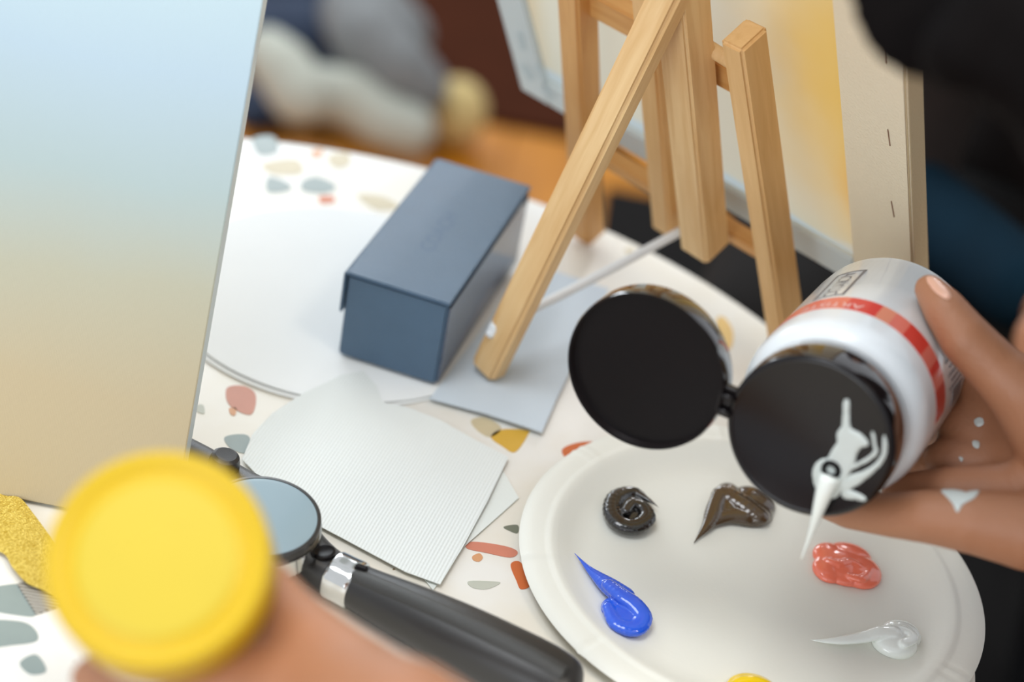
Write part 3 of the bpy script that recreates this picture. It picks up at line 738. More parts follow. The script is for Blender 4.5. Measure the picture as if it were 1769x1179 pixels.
# inner panel with uv so that the bled paint sits where it should
bm = bmesh.new(); uvl = bm.loops.layers.uv.new('UVMap')
b0_, b1_, v0_, v1_ = 0.004, CW - 0.004, 0.004, CH - 0.004
for n_, flip in ((-CD + 0.0035, False),):
    vs = [bm.verts.new(cp(b, v, n_)) for b, v in ((b0_, v0_), (b1_, v0_), (b1_, v1_), (b0_, v1_))]; f = bm.faces.new(vs[::-1] if flip else vs)
    for l in f.loops:
        q = l.vert.co - C0; l[uvl].uv = (q.dot(EB) / CW, q.dot(CV) / CH)
put('canvas_cloth', local(bm_mesh(bm, 'canvas_cloth', False), canv), bleed_mat(), canv, label='cream cloth with yellow paint showing through')
cbox('folded_edge', CW - fw, CW, 0, CH, -0.0042, 0.0, M['fold'], 0.0012)
cbox('folded_edge', 0, fw * 0.62, 0, CH, -0.0042, 0.0, M['foldblue'], 0.0012)
cbox('folded_edge', fw * 0.62, CW - fw, 0, fw * 0.55, -0.0042, -0.0002, M['foldblue'], 0.0012)
cbox('folded_edge', fw * 0.62, CW - fw, CH - fw, CH, -0.0042, -0.0002, M['fold'], 0.0012)
cbox('canvas_side', CW - 0.0025, CW + 0.0003, -0.0002, CH, -CD, -0.0008, M['foldside'], 0.0008)
cbox('canvas_side', -0.0003, 0.0025, -0.0002, CH, -CD, -0.0008, M['foldblue'], 0.0008)
cbox('canvas_side', 0.0025, CW - 0.0025, -0.0003, 0.0025, -CD, -0.0008, M['foldblue'], 0.0008)
cbox('canvas_side', 0.0025, CW - 0.0025, CH - 0.0025, CH, -CD, -0.0008, M['fold'], 0.0008)
def cpx(x, y, n=0.0):
    q = on_plane(x, y, C0 + CNn * n, CNn) - C0; return q.dot(EB), q.dot(CV)
for (x, y), (x2, y2) in (((1534, 223), (1538, 252)), ((1540, 347), (1545, 375)), ((1528, 80), (1531, 110))):
    p, q = cp(*cpx(x, y), 0.0002), cp(*cpx(x2, y2), 0.0002); bar('staple', p, q, EB, 0.0006, CNn, 0.0006, M['stapl'], canv, 0.0002)
for pts_ in (((893, 55), (902, 55), (910, 85), (900, 86)), ((898, 112), (912, 112), (926, 137), (912, 138)), ((922, 112), (936, 112), (944, 136), (936, 138)), ((934, 152), (948, 152), (962, 170), (946, 166))):
    bm = bmesh.new(); vs = [bm.verts.new(cp(*cpx(x, y), 0.0003)) for x, y in pts_]; bm.faces.new(vs)
    put('printed_mark', local(bm_mesh(bm, 'printed_mark', False), canv), M['mark'], canv)

# ================================================================== canvas on the left, seen from the front
K0 = atz(297, 921); KX = Vector((-1, 0, 0)); KV = Vector((0.0028, 0.4155, 0.9096)).normalized(); KN = KV.cross(KX).normalized()
if KN.y > 0: KN = -KN
KW, KH, KD = 0.305, 0.405, 0.016
def kp(b, v, n=0.0): return K0 + KX * b + KV * v + KN * n + Z * 0.0024
can2 = thing('leaning_canvas', kp(KW / 2, 0), 'pale canvas with blue fading to sand, leaning back at left edge', 'canvas')
face_ramp = ramp_mat('blue_to_sand_ramp', [(0.0, hexc(178, 161, 126)), (0.20, hexc(178, 163, 132)), (0.36, hexc(172, 170, 150)), (0.50, hexc(164, 180, 180)), (0.66, hexc(170, 190, 202)), (0.9, hexc(186, 208, 212))], 2, 1 / 0.30, 0.0, noise_amt=0.06)  # face colour runs from sand at the bottom to pale blue at the top
add_box('canvas_face', kp(KW / 2, KH / 2, -0.0006), KX, KV, KN, (KW, KH, 0.0012), face_ramp, can2, 0.0004)
for (c, d, nm) in (((KW / 2, 0.01), (KW - 0.001, 0.02), 'stretcher_bar'), ((KW / 2, KH - 0.01), (KW - 0.001, 0.02), 'stretcher_bar'), ((0.0105, KH / 2), (0.02, KH - 0.042), 'stretcher_bar'), ((KW - 0.0105, KH / 2), (0.02, KH - 0.042), 'stretcher_bar')):
    add_box(nm, kp(c[0], c[1], -KD / 2 - 0.0010), KX, KV, KN, (d[0], d[1], KD - 0.0014), M['foldblue'], can2, 0.0008)
# the prop that holds it up from behind
e2 = thing('easel', kp(KW / 2, 0, -0.1), 'beech easel holding up the left canvas from behind at left', 'easel')
def kbar(nm, a, b, w=0.014, d=0.014): return bar(nm, a, b, KX, w, KN, d, M['wood'], e2)
for bb in (KW * 0.36, KW * 0.74):
    a = kp(bb, 0, -KD - 0.009); a.z = T + 0.006; kbar('front_leg', a, kp(bb - (0.0 if bb > 0.15 else -0.02), 0.34, -KD - 0.009))
kbar('crossbar', kp(KW * 0.3, 0.10, -KD - 0.0085), kp(KW * 0.8, 0.10, -KD - 0.0085), 0.014, 0.012)
e2.children[-1].matrix_local = e2.children[-1].matrix_local
tp = kp(KW * 0.55, 0.33, -KD - 0.02); ft = Vector((tp.x, tp.y + 0.13, T + 0.005)); bar('rear_leg', ft, tp, X, 0.014, Y, 0.010, M['wood'], e2)

# ================================================================== bottles
def text_on(body, size, phi0, t0, mode, fr, m, parent, name, dr=0.0001, cond=1.0, **k):
    F, a, es, et, R = fr; me = text_mesh(body, size)
    for v in me.vertices:
        u, w = v.co.x * cond, v.co.y
        if mode == 'axial': t = t0 - u; ph = phi0 + w / R
        else: ph = phi0 - u / R; t = t0 - w
        v.co = F + a * t + (es * math.cos(ph) + et * math.sin(ph)) * (R + dr)
    return put(name, local(me, parent), m, parent, **k)
def patch(name, ph0, ph1, t0, t1, fr, m, parent, dr=0.00006, n=None, **k):
    F, a, es, et, R = fr; bm = bmesh.new(); n = n or max(2, int(abs(ph1 - ph0) / 0.08) + 1); pr = None
    for i in range(n + 1):
        ph = ph0 + (ph1 - ph0) * i / n; d = es * math.cos(ph) + et * math.sin(ph)
        row = [bm.verts.new(F + a * t + d * (R + r)) for t, r in ((t0, -0.0002), (t0, dr), (t1, dr), (t1, -0.0002))]
        if pr:
            for j in range(3): bm.faces.new((pr[j], pr[j + 1], row[j + 1], row[j]))
        pr = row
    return put(name, local(bm_mesh(bm, name, True, 40), parent), m, parent, **k)

def frame(F, B):
    a = (B - F).normalized(); c = (CAM - F).normalized(); es = (c - a * c.dot(a)).normalized(); et = a.cross(es)
    if et.dot(RT) < 0: et = -et
    return a, es, et

F1 = pd(1398, 757, 0.80); B1 = pd(1538, 588, 0.902); a1, es1, et1 = frame(F1, B1); BR = 0.0418; BL = (B1 - F1).length
print('bottle length', BL)
bot = thing('paint_bottle', F1 + a1 * BL * 0.5, 'white paint bottle with open black flip cap and red label band', 'bottle')
fr = (F1, a1, es1, et1, BR)
add_lathe('bottle_body', [(0, 0.0215), (0.0350, 0.0215), (0.0356, 0.0235), (0.0385, 0.0262), (0.0408, 0.0300), (0.0418, 0.0350), (0.0418, BL - 0.010), (0.0414, BL - 0.0095), (0.0414, BL - 0.002), (0.0405, BL + 0.001), (0.0380, BL + 0.003), (0, BL + 0.003)], F1, a1, es1, M['white'], bot, 96, 40)
add_lathe('bottle_base', [(0.0380, BL + 0.0028), (0.0388, BL + 0.0022), (0.0388, BL + 0.0052), (0.037, BL + 0.0064), (0, BL + 0.0064), (0, BL + 0.0028)], F1 - es1 * 0.0045 + et1 * 0.003, a1, es1, M['black'], bot, 96, 40, label='dark underside of the white bottle')
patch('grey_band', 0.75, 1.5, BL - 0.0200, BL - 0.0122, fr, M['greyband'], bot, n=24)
# red label band: swatches of changing red
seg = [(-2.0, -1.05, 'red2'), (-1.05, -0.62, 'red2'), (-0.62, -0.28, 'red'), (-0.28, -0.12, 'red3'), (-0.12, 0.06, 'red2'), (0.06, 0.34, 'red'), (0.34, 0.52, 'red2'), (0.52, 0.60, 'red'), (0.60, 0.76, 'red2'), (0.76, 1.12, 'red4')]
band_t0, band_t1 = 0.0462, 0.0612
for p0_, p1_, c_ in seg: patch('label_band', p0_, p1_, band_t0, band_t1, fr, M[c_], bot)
text_on('ARTISTE', 0.0078, -0.78, (band_t0 * 0.64 + band_t1 * 0.36), 'ring', fr, M['pink'], bot, 'band_lettering', cond=1.0, dr=0.00014)
# framed word
wa, wb, ta, tb = -1.10, -0.74, 0.0645, 0.1010
for (p0_, p1_, t0_, t1_) in ((wa, wb, ta, ta + 0.0013), (wa, wb, tb - 0.0013, tb), (wa, wa + 0.028, ta, tb), (wb - 0.035, wb, ta, tb)): patch('label_frame', p0_, p1_, t0_, t1_, fr, M['ink'], bot, dr=0.0001)
text_on('ACRYLIC', 0.0096, (wa + wb) / 2 - 0.01, (ta + tb) / 2, 'axial', fr, M['ink'], bot, 'label_word', cond=0.86, dr=0.0001)
r2 = random.Random(3)
def tiny(parent):
    bm = bmesh.new(); F, a, es, et, R = fr
    for row in range(6):
        ph = 0.62 + row * 0.075; t = 0.068 + (0.004 if row % 2 else 0)
        while t < 0.094 - row * 0.001:
            L = r2.uniform(0.0012, 0.0036); d = es * math.cos(ph) + et * math.sin(ph); d2 = es * math.cos(ph + 0.028) + et * math.sin(ph + 0.028)
            vs = [bm.verts.new(F + a * tt + dd * (R + 0.00012)) for tt, dd in ((t, d), (t + L, d), (t + L, d2), (t, d2))]; bm.faces.new(vs); t += L + 0.0010
    me = bm_mesh(bm, 'small_print', False); return put('small_print', local(me, parent), M['ink'], parent, kind='stuff')
tiny(bot)
patch('label_block', 1.02, 1.2, 0.076, 0.090, fr, M['ink'], bot, dr=0.0001)
# cap and flipped lid
CR = 0.0366
capo = add_lathe('cap', [(0, 0.0006), (0.0335, 0.0006), (0.0345, 0.0), (0.0357, 0.0003), (CR, 0.0014), (CR, 0.0205), (0.0360, 0.0218), (0.0342, 0.0218), (0, 0.0218)], F1, a1, es1, M['black'], bot, 96, 40)
def glossy_side(o):
    o.data.materials.append(M['glosscap'])
    for p in o.data.polygons:
        if abs(p.normal.dot(a1)) < 0.35: p.material_index = 1
glossy_side(capo)
def onface(x, y, n=0.0): return on_plane(x, y, F1 + a1 * n, a1)
LC = onface(1110, 641)
hd = (LC - F1).normalized()
L0 = F1 + hd * (2 * CR + 0.0035)
lidr = 0.0366
lido = add_lathe('flip_lid', [(0, 0.0030), (0.0345, 0.0030), (0.0352, -0.0004), (0.0362, -0.0006), (lidr, 0.0006), (lidr, 0.0100), (0.0358, 0.0112), (0, 0.0112)], L0, a1, es1, M['blackin'], bot, 96, 40)
glossy_side(lido)
hs = hd.cross(a1).normalized(); hc = F1 + hd * (CR + 0.0018)
hinge = add_box('hinge', hc + a1 * 0.0035, hd, hs, a1, (0.0090, 0.0150, 0.0035), M['black'], bot, 0.0008)
for s_ in (-1, 1): put('hinge_pin', local(bm_mesh(tube_bm([hc + hs * (s_ * 0.0036) + hd * -0.003, hc + hs * (s_ * 0.0036) + hd * 0.003], 0.0013, 12), 'hinge_pin'), bot), M['black'], bot)
sp0 = onface(1436, 812, 0.0)
add_lathe('spout', [(0.0012, 0.002), (0.0022, -0.0014), (0.0034, -0.0016), (0.0044, -0.0004), (0.0048, 0.0008), (0.0012, 0.002)], sp0, a1, es1, M['blackin'], bot, 32)
bv = bvh_of([capo])
pw = M['pwhite']
for px in ([(1458, 692), (1467, 692), (1468, 712), (1470, 738), (1486, 748), (1498, 760), (1500, 770), (1488, 774), (1480, 786), (1476, 804), (1466, 822), (1458, 838), (1452, 852), (1440, 862), (1426, 860), (1412, 848), (1404, 828), (1406, 806), (1418, 794), (1430, 790), (1438, 776), (1446, 764), (1446, 748), (1454, 736), (1456, 714)],
           [(1505, 746), (1511, 750), (1514, 768), (1517, 782), (1506, 794), (1488, 804), (1470, 812), (1467, 806), (1486, 797), (1502, 787), (1509, 776)],
           [(1526, 752), (1531, 758), (1533, 778), (1526, 798), (1514, 812), (1496, 828), (1476, 842), (1456, 850), (1448, 838), (1466, 822), (1490, 814), (1510, 802), (1523, 784)],
           [(1456, 846), (1474, 848), (1494, 858), (1494, 866), (1478, 864), (1456, 860)]):
    drape('paint_smear', px, bv, M['smear'], bot, 0.0006, 7, 3.5, label='white paint smeared on the black cap')
# stream of paint running from the spout, straight down
s0 = onface(1434, 822, -0.001)
L = 0.0435; pts = []; rad = []
for i in range(22):
    t = i / 21; pts.append(s0 + Vector((0.0006 * math.sin(t * 3), 0.0, -L * t ** 0.95)) - a1 * (0.0050 * (1 - math.exp(-5 * t)))); rad.append(0.0044 * (1 - t) ** 1.5 + 0.00045)
so = put('paint_drip', bm_mesh(tube_bm(pts, rad, 14), 'paint_drip'), M['pwhite'], None, 'thin string of white paint running down from the bottle spout', 'paint')
own_origin(so)

# yellow capped bottle
F2 = pd(270, 963, 0.61); B2 = pd(350, 1095, 0.725); a2, es2, et2 = frame(F2, B2)
yb = thing('paint_bottle', F2 + a2 * 0.06, 'paint bottle with a round yellow cap held at the lower left', 'bottle')
YR = 0.0364
add_lathe('cap', [(0, 0.0015), (0.0262, 0.0015), (0.0275, 0.0028), (0.0298, 0.0030), (0.0312, 0.0012), (0.0335, 0.0001), (0.0352, 0.0006), (YR - 0.0002, 0.0028), (YR, 0.005), (YR, 0.026), (YR - 0.001, 0.027), (0, 0.027)], F2, a2, es2, M['yellow'], yb, 96, 60, label='yellow screw cap')
add_lathe('cap_panel', [(0, 0.0009), (0.0240, 0.0009), (0.0258, 0.0012), (0.0262, 0.0017), (0, 0.0018)], F2, a2, es2, M['yellow2'], yb, 96, 60)
add_lathe('bottle_body', [(0, 0.0268), (0.031, 0.0268), (0.0315, 0.030), (0.034, 0.034), (0.0355, 0.040), (0.0355, 0.128), (0.034, 0.132), (0, 0.132)], F2, a2, es2, M['white'], yb, 80, 40)

# ================================================================== the person holding both bottles
V = Vector
WZ = lambda x, y, z: V((x, y, T + z))
# right hand: thumb above the bottle, palm to the right, fingers beneath and behind
wristR = pd(1925, 800, 0.815); elbR = WZ(0.50, 0.76, 0.04); shR = WZ(0.52, 0.72, 0.30)
wristL = pd(880, 1420, 0.575); elbL = WZ(0.27, 0.22, 0.02); shL = WZ(0.48, 0.36, 0.30)
print('wristR', wristR, (wristR - elbR).length, (elbR - shR).length, 'wristL', wristL, (wristL - elbL).length, (elbL - shL).length)
neck = WZ(0.44, 0.56, 0.36); head = pd(2110, -235, 0.66)
print('neck-head', (neck - head).length, head)
prims = [
    # right hand
    ('c', [pd(1606, 500, .842), pd(1632, 535, .832), pd(1668, 585, .828), pd(1722, 640, .828), pd(1790, 700, .826)], [.0072, .0098, .0118, .0128, .017]),
    ('c', [pd(1790, 700, .826), pd(1850, 760, .820), wristR], [.018, .024, .027]),
    ('c', [pd(1700, 660, .872), pd(1760, 700, .862), pd(1850, 770, .835)], [.013, .018, .022]),
    ('c', [pd(1668, 740, .872), pd(1740, 770, .866), pd(1850, 800, .835)], [.013, .018, .022]),
    ('c', [pd(1640, 800, .862), pd(1730, 825, .856), pd(1850, 840, .830)], [.012, .016, .020]),
    # lower finger with the side of the hand
    ('c', [pd(1425, 868, .850), pd(1470, 882, .836), pd(1540, 890, .822), pd(1600, 893, .812), pd(1680, 902, .806), pd(1780, 920, .802), pd(1880, 900, .808), wristR], [.0076, .0088, .0102, .0118, .0140, .0170, .021, .027]),
    ('c', [pd(1560, 855, .850), pd(1640, 860, .838), pd(1740, 870, .830), pd(1860, 850, .828)], [.010, .014, .018, .022]),
    # the other fingers curl round behind the bottle
    ('c', [pd(1690, 620, .885), pd(1650, 560, .93), pd(1590, 520, .955), pd(1520, 520, .955)], [.0105, .0095, .009, .0075]),
    ('c', [pd(1668, 740, .880), pd(1600, 740, .92), pd(1520, 720, .935), pd(1450, 690, .925)], [.011, .010, .0092, .0078]),
    ('c', [pd(1640, 800, .866), pd(1570, 815, .885), pd(1500, 810, .893), pd(1440, 790, .890)], [.0105, .0098, .009, .0078]),
    # right forearm, upper arm
    ('c', [wristR, wristR.lerp(elbR, .5), elbR], [.027, .036, .040]), ('c', [elbR, elbR.lerp(shR, .5), shR], [.040, .044, .052]),
    # left hand: back of the hand towards the camera, thumb along the near side
    ('c', [pd(458, 1012, .655), pd(500, 1076, .645), pd(570, 1150, .632), pd(668, 1240, .612), wristL], [.0098, .0125, .0160, .0205, .026]),
    ('c', [pd(440, 1050, .690), pd(490, 1115, .670), pd(600, 1225, .640)], [.011, .014, .018]),
    ('c', [pd(160, 1172, .668), pd(230, 1190, .650), pd(330, 1200, .640), pd(440, 1180, .636), pd(560, 1190, .628), pd(700, 1260, .60), wristL], [.0080, .0100, .0115, .0140, .0185, .0225, .026]),
    ('c', [pd(440, 1040, .690), pd(380, 1030, .74), pd(290, 1040, .76), pd(200, 1080, .745)], [.0105, .0098, .009, .008]),
    ('c', [pd(490, 1120, .690), pd(420, 1130, .75), pd(330, 1140, .775), pd(240, 1165, .755), pd(180, 1160, .725)], [.011, .010, .0095, .0085, .0078]),
    ('c', [pd(540, 1200, .690), pd(460, 1220, .75), pd(370, 1225, .78), pd(280, 1225, .765)], [.0105, .0098, .009, .0078]),
    ('c', [pd(530, 1170, .655), pd(610, 1270, .640), wristL], [.016, .020, .025]),
    ('c', [pd(590, 1230, .66), pd(720, 1290, .62), wristL], [.014, .019, .025]),
    ('c', [wristL, wristL.lerp(elbL, .5), elbL], [.026, .035, .040]), ('c', [elbL, elbL.lerp(shL, .5), shL], [.040, .044, .052]),
    # trunk, neck, head
    ('c', [shR, shR.lerp(shL, .5) + V((0.02, 0, 0.0)), shL], [.055, .075, .055]),
    ('c', [WZ(.50, .54, .27), WZ(.58, .54, .08), WZ(.66, .54, -.16)], [.11, .12, .13]), ('c', [WZ(.56, .62, .2), WZ(.66, .62, -.18)], [.09, .11]), ('c', [WZ(.54, .46, .2), WZ(.66, .46, -.18)], [.09, .11]),
    ('c', [WZ(.50, .54, .30), neck, head + V((.03, -.01, -.03))], [.06, .050, .052]),
    ('e', head, (.072, .070, .092), Matrix.Rotation(math.radians(-35), 3, 'Y')),
    ('e', head + V((-.045, 0, -.05)), (.042, .045, .05)),
    # nose, ears, lips
    ('c', [head + V((-.078, 0, -.01)), head + V((-.100, 0, -.048))], [.006, .010]),
    ('e', head + V((0.005, .072, -.02)), (.016, .008, .024)), ('e', head + V((0.005, -.072, -.02)), (.016, .008, .024)),
    # legs
    ('c', [WZ(.66, .64, -.22), WZ(.30, .72, -.20), WZ(.28, .74, -.62), WZ(.22, .74, -.69)], [.085, .062, .042, .03]), ('c', [WZ(.66, .44, -.22), WZ(.30, .40, -.20), WZ(.28, .38, -.62), WZ(.22, .38, -.69)], [.085, .062, .042, .03]),
]
person = thing('person', WZ(.62, .54, -T), 'person leaning in from the right, holding a paint bottle in each hand', 'person')
body = organic('body', prims, 0.0023, M['skin'], person, 7, 0.5)
bvb = bvh_of([body])
drape('thumbnail', [(1600, 482), (1612, 478), (1630, 492), (1642, 508), (1640, 518), (1628, 514), (1612, 502)], bvb, M['nail'], person, 0.0006, 4, 3, label='thumbnail of the right hand')
for px in ([(1625, 848), (1645, 846), (1668, 850), (1692, 848), (1682, 862), (1664, 872), (1654, 886), (1646, 872), (1636, 860)], [(1684, 724), (1696, 722), (1700, 732), (1692, 738), (1684, 734)], [(1680, 762), (1692, 764), (1690, 776), (1681, 772)], [(1656, 790), (1664, 792), (1661, 799)]):
    drape('paint_smear', px, bvb, M['smear'], person, 0.0005, 3, 3, label='white paint spot on the skin')
shirtp = [('c', [WZ(.50, .54, .28), WZ(.58, .54, .08), WZ(.66, .54, -.18)], [.125, .135, .145]), ('c', [WZ(.56, .62, .2), WZ(.66, .62, -.18)], [.105, .125]), ('c', [WZ(.54, .46, .2), WZ(.66, .46, -.18)], [.105, .125]),
          ('c', [shR, shR.lerp(shL, .5) + V((.03, 0, 0)), shL], [.066, .085, .066]), ('c', [shR, shR.lerp(elbR, .85)], [.064, .056]), ('c', [shL, shL.lerp(elbL, .85)], [.064, .056])]
organic('shirt', shirtp, 0.006, M['blackcloth'], person, 6)
organic('trousers', [('c', [WZ(.68, .64, -.24), WZ(.30, .72, -.205), WZ(.28, .74, -.64)], [.105, .078, .056]), ('c', [WZ(.68, .44, -.24), WZ(.30, .40, -.205), WZ(.28, .38, -.64)], [.105, .078, .056]), ('c', [WZ(.68, .64, -.24), WZ(.68, .44, -.24)], [.12, .12])], 0.007, M['blackcloth'], person, 6)
for s_, y_ in ((1, .74), (-1, .38)): organic('shoe', [('c', [WZ(.29, y_, -.70), WZ(.19, y_, -.71)], [.045, .034]), ], 0.004, M['blackcloth'], person, 5)
hp = [('e', head + V((.022, 0, .022)), (.088, .083, .098), Matrix.Rotation(math.radians(-35), 3, 'Y'))]
for i in range(16):
    a = math.radians(-100 + i * 14); st = head + V((.02 + .02 * math.cos(a), .078 * math.sin(a), .03)); hp.append(('c', [st, st + V((.03, .012 * math.sin(a), -.09)), st + V((.05, .01 * math.sin(a), -.19 - .02 * (i % 3)))], [.02, .018, .008]))
# locks falling forward over the table side
for i, (x2, y2) in enumerate(((1474, -60), (1478, -15), (1490, 28), (1508, 66), (1534, 96), (1566, 116), (1604, 126), (1646, 130), (1692, 132), (1740, 136), (1520, 20), (1560, 60), (1620, 80), (1680, 90))):
    x, y = 1880 + 14 * (i % 10), -210 + 16 * (i % 10)
    hp.append(('c', [pd(x, y, .632), pd((x + x2) / 2 - 22, (y + y2) / 2 - 34, .618), pd(x2 + (x - x2) * .16, y2 + (y - y2) * .16 - 8, .612), pd(x2, y2, .610)], [.020, .017, .011, .0035]))
for (x, y), (x2, y2), r in (((1820, -40), (1660, 90), .013), ((1860, 0), (1740, 110), .015), ((1900, 60), (1800, 150), .016), ((1960, 100), (1860, 220), .018), ((2020, 140), (1960, 300), .02)):
    hp.append(('c', [pd(x, y, .60), pd((x + x2) / 2 - 16, (y + y2) / 2, .59), pd(x2, y2, .59)], [r * 1.4, r * 1.3, r]))
organic('hair', hp, 0.0024, M['hair'], person, 4, label='black hair falling forward')
for s_ in (-1, 1): put('eye', local(bm_mesh(lathe_bm([(0, .004), (.006, .003), (.009, 0), (0, 0)], head + V((-.076, .028 * s_, -.004)), V((-1, 0, -.4)), Y, 16), 'eye'), person), M['eye'], person)
put('lips', local(bm_mesh(tube_bm([head + V((-.083, y, -.078)) for y in (-.018, -.008, 0, .008, .018)], [.001, .004, .0045, .004, .001], 10), 'lips'), person), M['lips'], person)
stool = thing('stool', WZ(.78, .54, -T), 'dark stool under the person at the right', 'stool')
add_lathe('seat', [(0, 0.345), (0.17, 0.345), (0.185, 0.36), (0.18, 0.375), (0, 0.38)], WZ(.78, .54, -T), Z, X, M['blackcloth'], stool)
for i in range(4):
    a = math.pi / 4 + i * math.pi / 2; p = WZ(.78 + .11 * math.cos(a), .54 + .11 * math.sin(a), -T + .345); q = WZ(.78 + .16 * math.cos(a), .54 + .16 * math.sin(a), -T + .014)
    bar('leg', q, p, X, .02, Y, .02, M['steel'], stool)

# ================================================================== person across the table, far out of focus
HC = WZ(.50, 1.56, .62)
p2 = thing('person', WZ(.46, 1.62, -T), 'seated person in dark clothes with teal top behind the canvas at right', 'person')
prims2 = [('c', [WZ(.48, 1.62, .32), WZ(.50, 1.64, .08), WZ(.50, 1.66, -.2)], [.13, .135, .15]), ('c', [WZ(.30, 1.56, .32), WZ(.66, 1.56, .32)], [.07, .07]),
          ('c', [WZ(.48, 1.58, .38), HC + V((0, .02, -.05))], [.055, .055]), ('e', HC, (.075, .092, .11)), ('c', [HC + V((0, -.09, 0)), HC + V((0, -.112, -.03))], [.008, .012]),
          ('c', [WZ(.30, 1.56, .32), pd(1540, 330, 1.60), pd(1820, 530, 1.40)], [.055, .036, .026]), ('c', [WZ(.66, 1.56, .32), WZ(.66, 1.38, .08), WZ(.52, 1.20, -.10)], [.055, .045, .032])]
for i in range(4): prims2.append(('c', [pd(1830, 540 + 26 * i, 1.40), pd(1785, 560 + 30 * i, 1.37), pd(1766, 585 + 32 * i, 1.37)], [.013, .011, .009]))
for i in range(4): prims2.append(('c', [WZ(.52, 1.20, -.095 - .014 * i), WZ(.48, 1.17, -.10 - .018 * i), WZ(.45, 1.16, -.115 - .018 * i)], [.013, .011, .009]))
for x_ in (.28, .62): prims2.append(('c', [WZ(.44 + (x_ - .45) * .5, 1.68, -.24), WZ(x_, 1.30, -.22), WZ(x_, 1.34, -.62), WZ(x_, 1.28, -.70)], [.08, .06, .04, .03]))
organic('body', prims2, 0.006, M['skin'], p2, 5)
organic('top', [('c', [WZ(.48, 1.61, .31), WZ(.50, 1.63, .08), WZ(.50, 1.65, -.2)], [.15, .155, .165]), ('c', [WZ(.30, 1.56, .32), WZ(.66, 1.56, .32)], [.085, .085]), ('c', [WZ(.30, 1.56, .32), pd(1545, 290, 1.60)], [.07, .052]), ('c', [WZ(.66, 1.56, .32), WZ(.66, 1.38, .08), WZ(.57, 1.26, -.05)], [.07, .062, .05])], 0.008, M['browncloth'], p2, 6)
organic('sleeve', [('c', [pd(1540, 330, 1.60), pd(1770, 500, 1.42)], [.043, .034])], 0.006, M['tealcloth'], p2, 5, label='dark teal sleeve')
organic('trousers', [('c', [WZ(.32, 1.68, -.25), WZ(.22, 1.24, -.22), WZ(.24, 1.30, -.62)], [.11, .10, .07]), ('c', [WZ(.6, 1.68, -.25), WZ(.62, 1.28, -.22), WZ(.62, 1.33, -.62)], [.11, .10, .07]), ('c', [WZ(.3, 1.5, -.26), WZ(.62, 1.5, -.26)], [.11, .11]), ('c', [WZ(.26, 1.32, -.27), WZ(.6, 1.34, -.27)], [.09, .09])], 0.009, M['blackcloth'], p2, 6)
hp2 = [('e', HC + V((0, .02, .02)), (.092, .10, .118))]
for i in range(12):
    a = math.radians(10 + i * 31); st = HC + V((.085 * math.cos(a), .03 + .07 * math.sin(a), .0)); hp2.append(('c', [st, st + V((.02 * math.cos(a), .0, -.16)), V((HC.x - .07 + .12 * math.cos(a), HC.y - .17 + .05 * math.sin(a), HC.z - .36)), V((HC.x - .12 + .10 * math.cos(a), HC.y - .24 + .04 * math.sin(a), HC.z - .56))], [.03, .032, .028, .012]))
organic('hair', hp2, 0.008, M['hairbrown'], p2, 4, label='long dark brown hair')
for s_ in (-1, 1): put('eye', local(bm_mesh(lathe_bm([(0, .004), (.006, .003), (.009, 0), (0, 0)], HC + V((.03 * s_, -.085, .006)), -Y, X, 16), 'eye'), p2), M['eye'], p2)
put('lips', local(bm_mesh(tube_bm([HC + V((x, -.088, -.06)) for x in (-.02, -.008, 0, .008, .02)], [.001, .004, .0045, .004, .001], 10), 'lips'), p2), M['lips'], p2)
st2 = thing('stool', WZ(.47, 1.66, -T), 'black stool under the seated person behind the canvas', 'stool')
add_lathe('seat', [(0, 0.33), (0.19, 0.33), (0.20, 0.345), (0.19, 0.36), (0, 0.365)], WZ(.47, 1.66, -T), Z, X, M['blackcloth'], st2)
for i in range(4):
    a = math.pi / 4 + i * math.pi / 2; p = WZ(.47 + .12 * math.cos(a), 1.66 + .12 * math.sin(a), -T + .33); q = WZ(.47 + .17 * math.cos(a), 1.66 + .17 * math.sin(a), -T + .014)
    bar('leg', q, p, X, .02, Y, .02, M['steel'], st2)

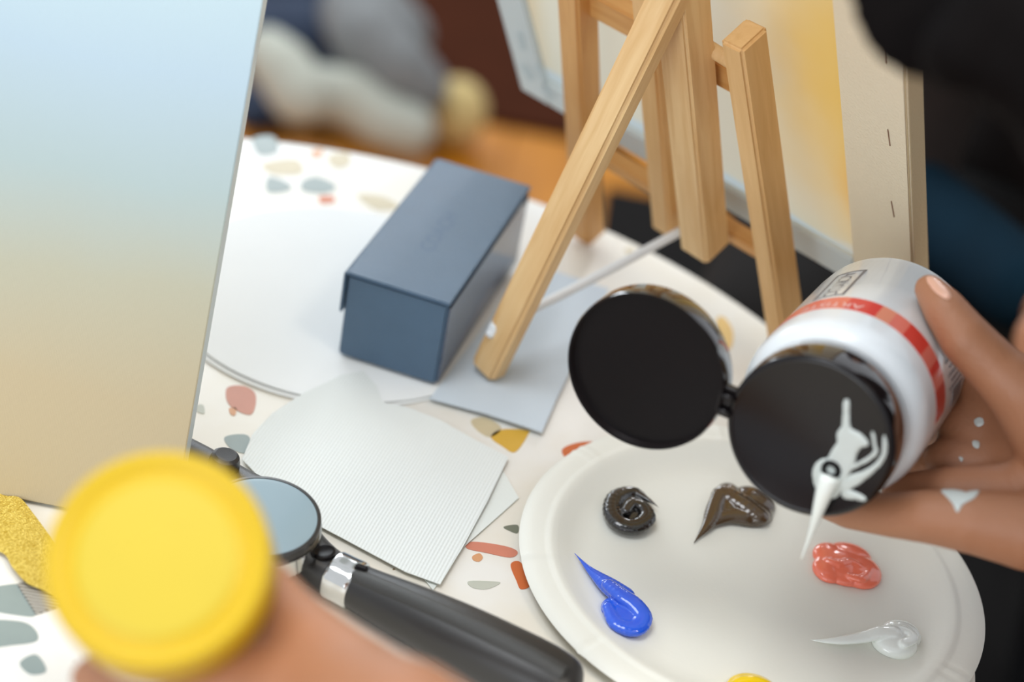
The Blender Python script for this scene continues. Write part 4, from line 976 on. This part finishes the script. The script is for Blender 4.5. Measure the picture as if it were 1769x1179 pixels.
# ================================================================== things on the floor behind the table, far out of focus
def fl_at(x, y, h=0.0): return atz(x, y, -T + h)
rug = add_box('rug', (-0.35, 3.6, 0.011), X, Y, Z, (2.6, 2.06, 0.010), M['rug'], None, 0.003, label='dark maroon brown rug on the floor beyond the table', cat='rug')
own_origin(rug); rug.location.z = 0.0062
def floor_thing(name, prims, m, label, cat, vox=0.006, it=4):
    o = organic(name, prims, vox, m, None, it, 0.5, 0.0125, label=label, cat=cat); return own_origin(o)
def fe(x, y, h, rx, ry, rz): return ('e', fl_at(x, y, h), (rx, ry, rz))
mat_ = add_box('floor_mat', (0.85, 1.52, 0.011), X, Y, Z, (1.52, 1.84, 0.008), M['blackcloth'], None, 0.003, label='flat black mat on the wooden floor beyond the table under the stools', cat='mat')
own_origin(mat_); mat_.location.z = 0.0062
def fe(x, y, h, rx, ry, rz): return ('e', fl_at(x, y, h), (rx, ry, rz))
def fc(pts, rad): return ('c', [fl_at(x, y, h) for x, y, h in pts], rad)
floor_thing('cloth_bag', [fe(520, 70, .075, .13, .08, .058), fe(600, 120, .06, .09, .06, .045), fe(560, 0, .08, .12, .10, .066), fe(452, 170, .03, .05, .04, .022), fc([(430, 200, .03), (520, 192, .03), (640, 190, .03), (740, 195, .03)], [.02, .022, .022, .018])], M['navycloth'], 'dark navy cloth bag lying on the rug at the top left', 'bag')
floor_thing('sneaker', [fc([(462, 90, .15), (490, 120, .14), (520, 165, .12)], [.035, .042, .042]), fc([(540, 160, .11), (610, 170, .10), (660, 205, .085), (710, 222, .08)], [.040, .042, .040, .036])], M['whitecloth'], 'blurred white cloth shoe lying on top of the navy bag', 'shoe')
floor_thing('knitted_pouch', [fc([(610, 20, .17), (640, 70, .16), (690, 120, .14), (730, 150, .12)], [.050, .055, .048, .038]), fc([(650, 10, .16), (700, 60, .14)], [.045, .040])], M['greycloth'], 'blurred grey knitted pouch above the white shoe', 'pouch')
floor_thing('round_pompom', [fe(788, 192, .06, .046, .046, .050)], M['cream'], 'blurred cream round ball beside the white shoe', 'ball')
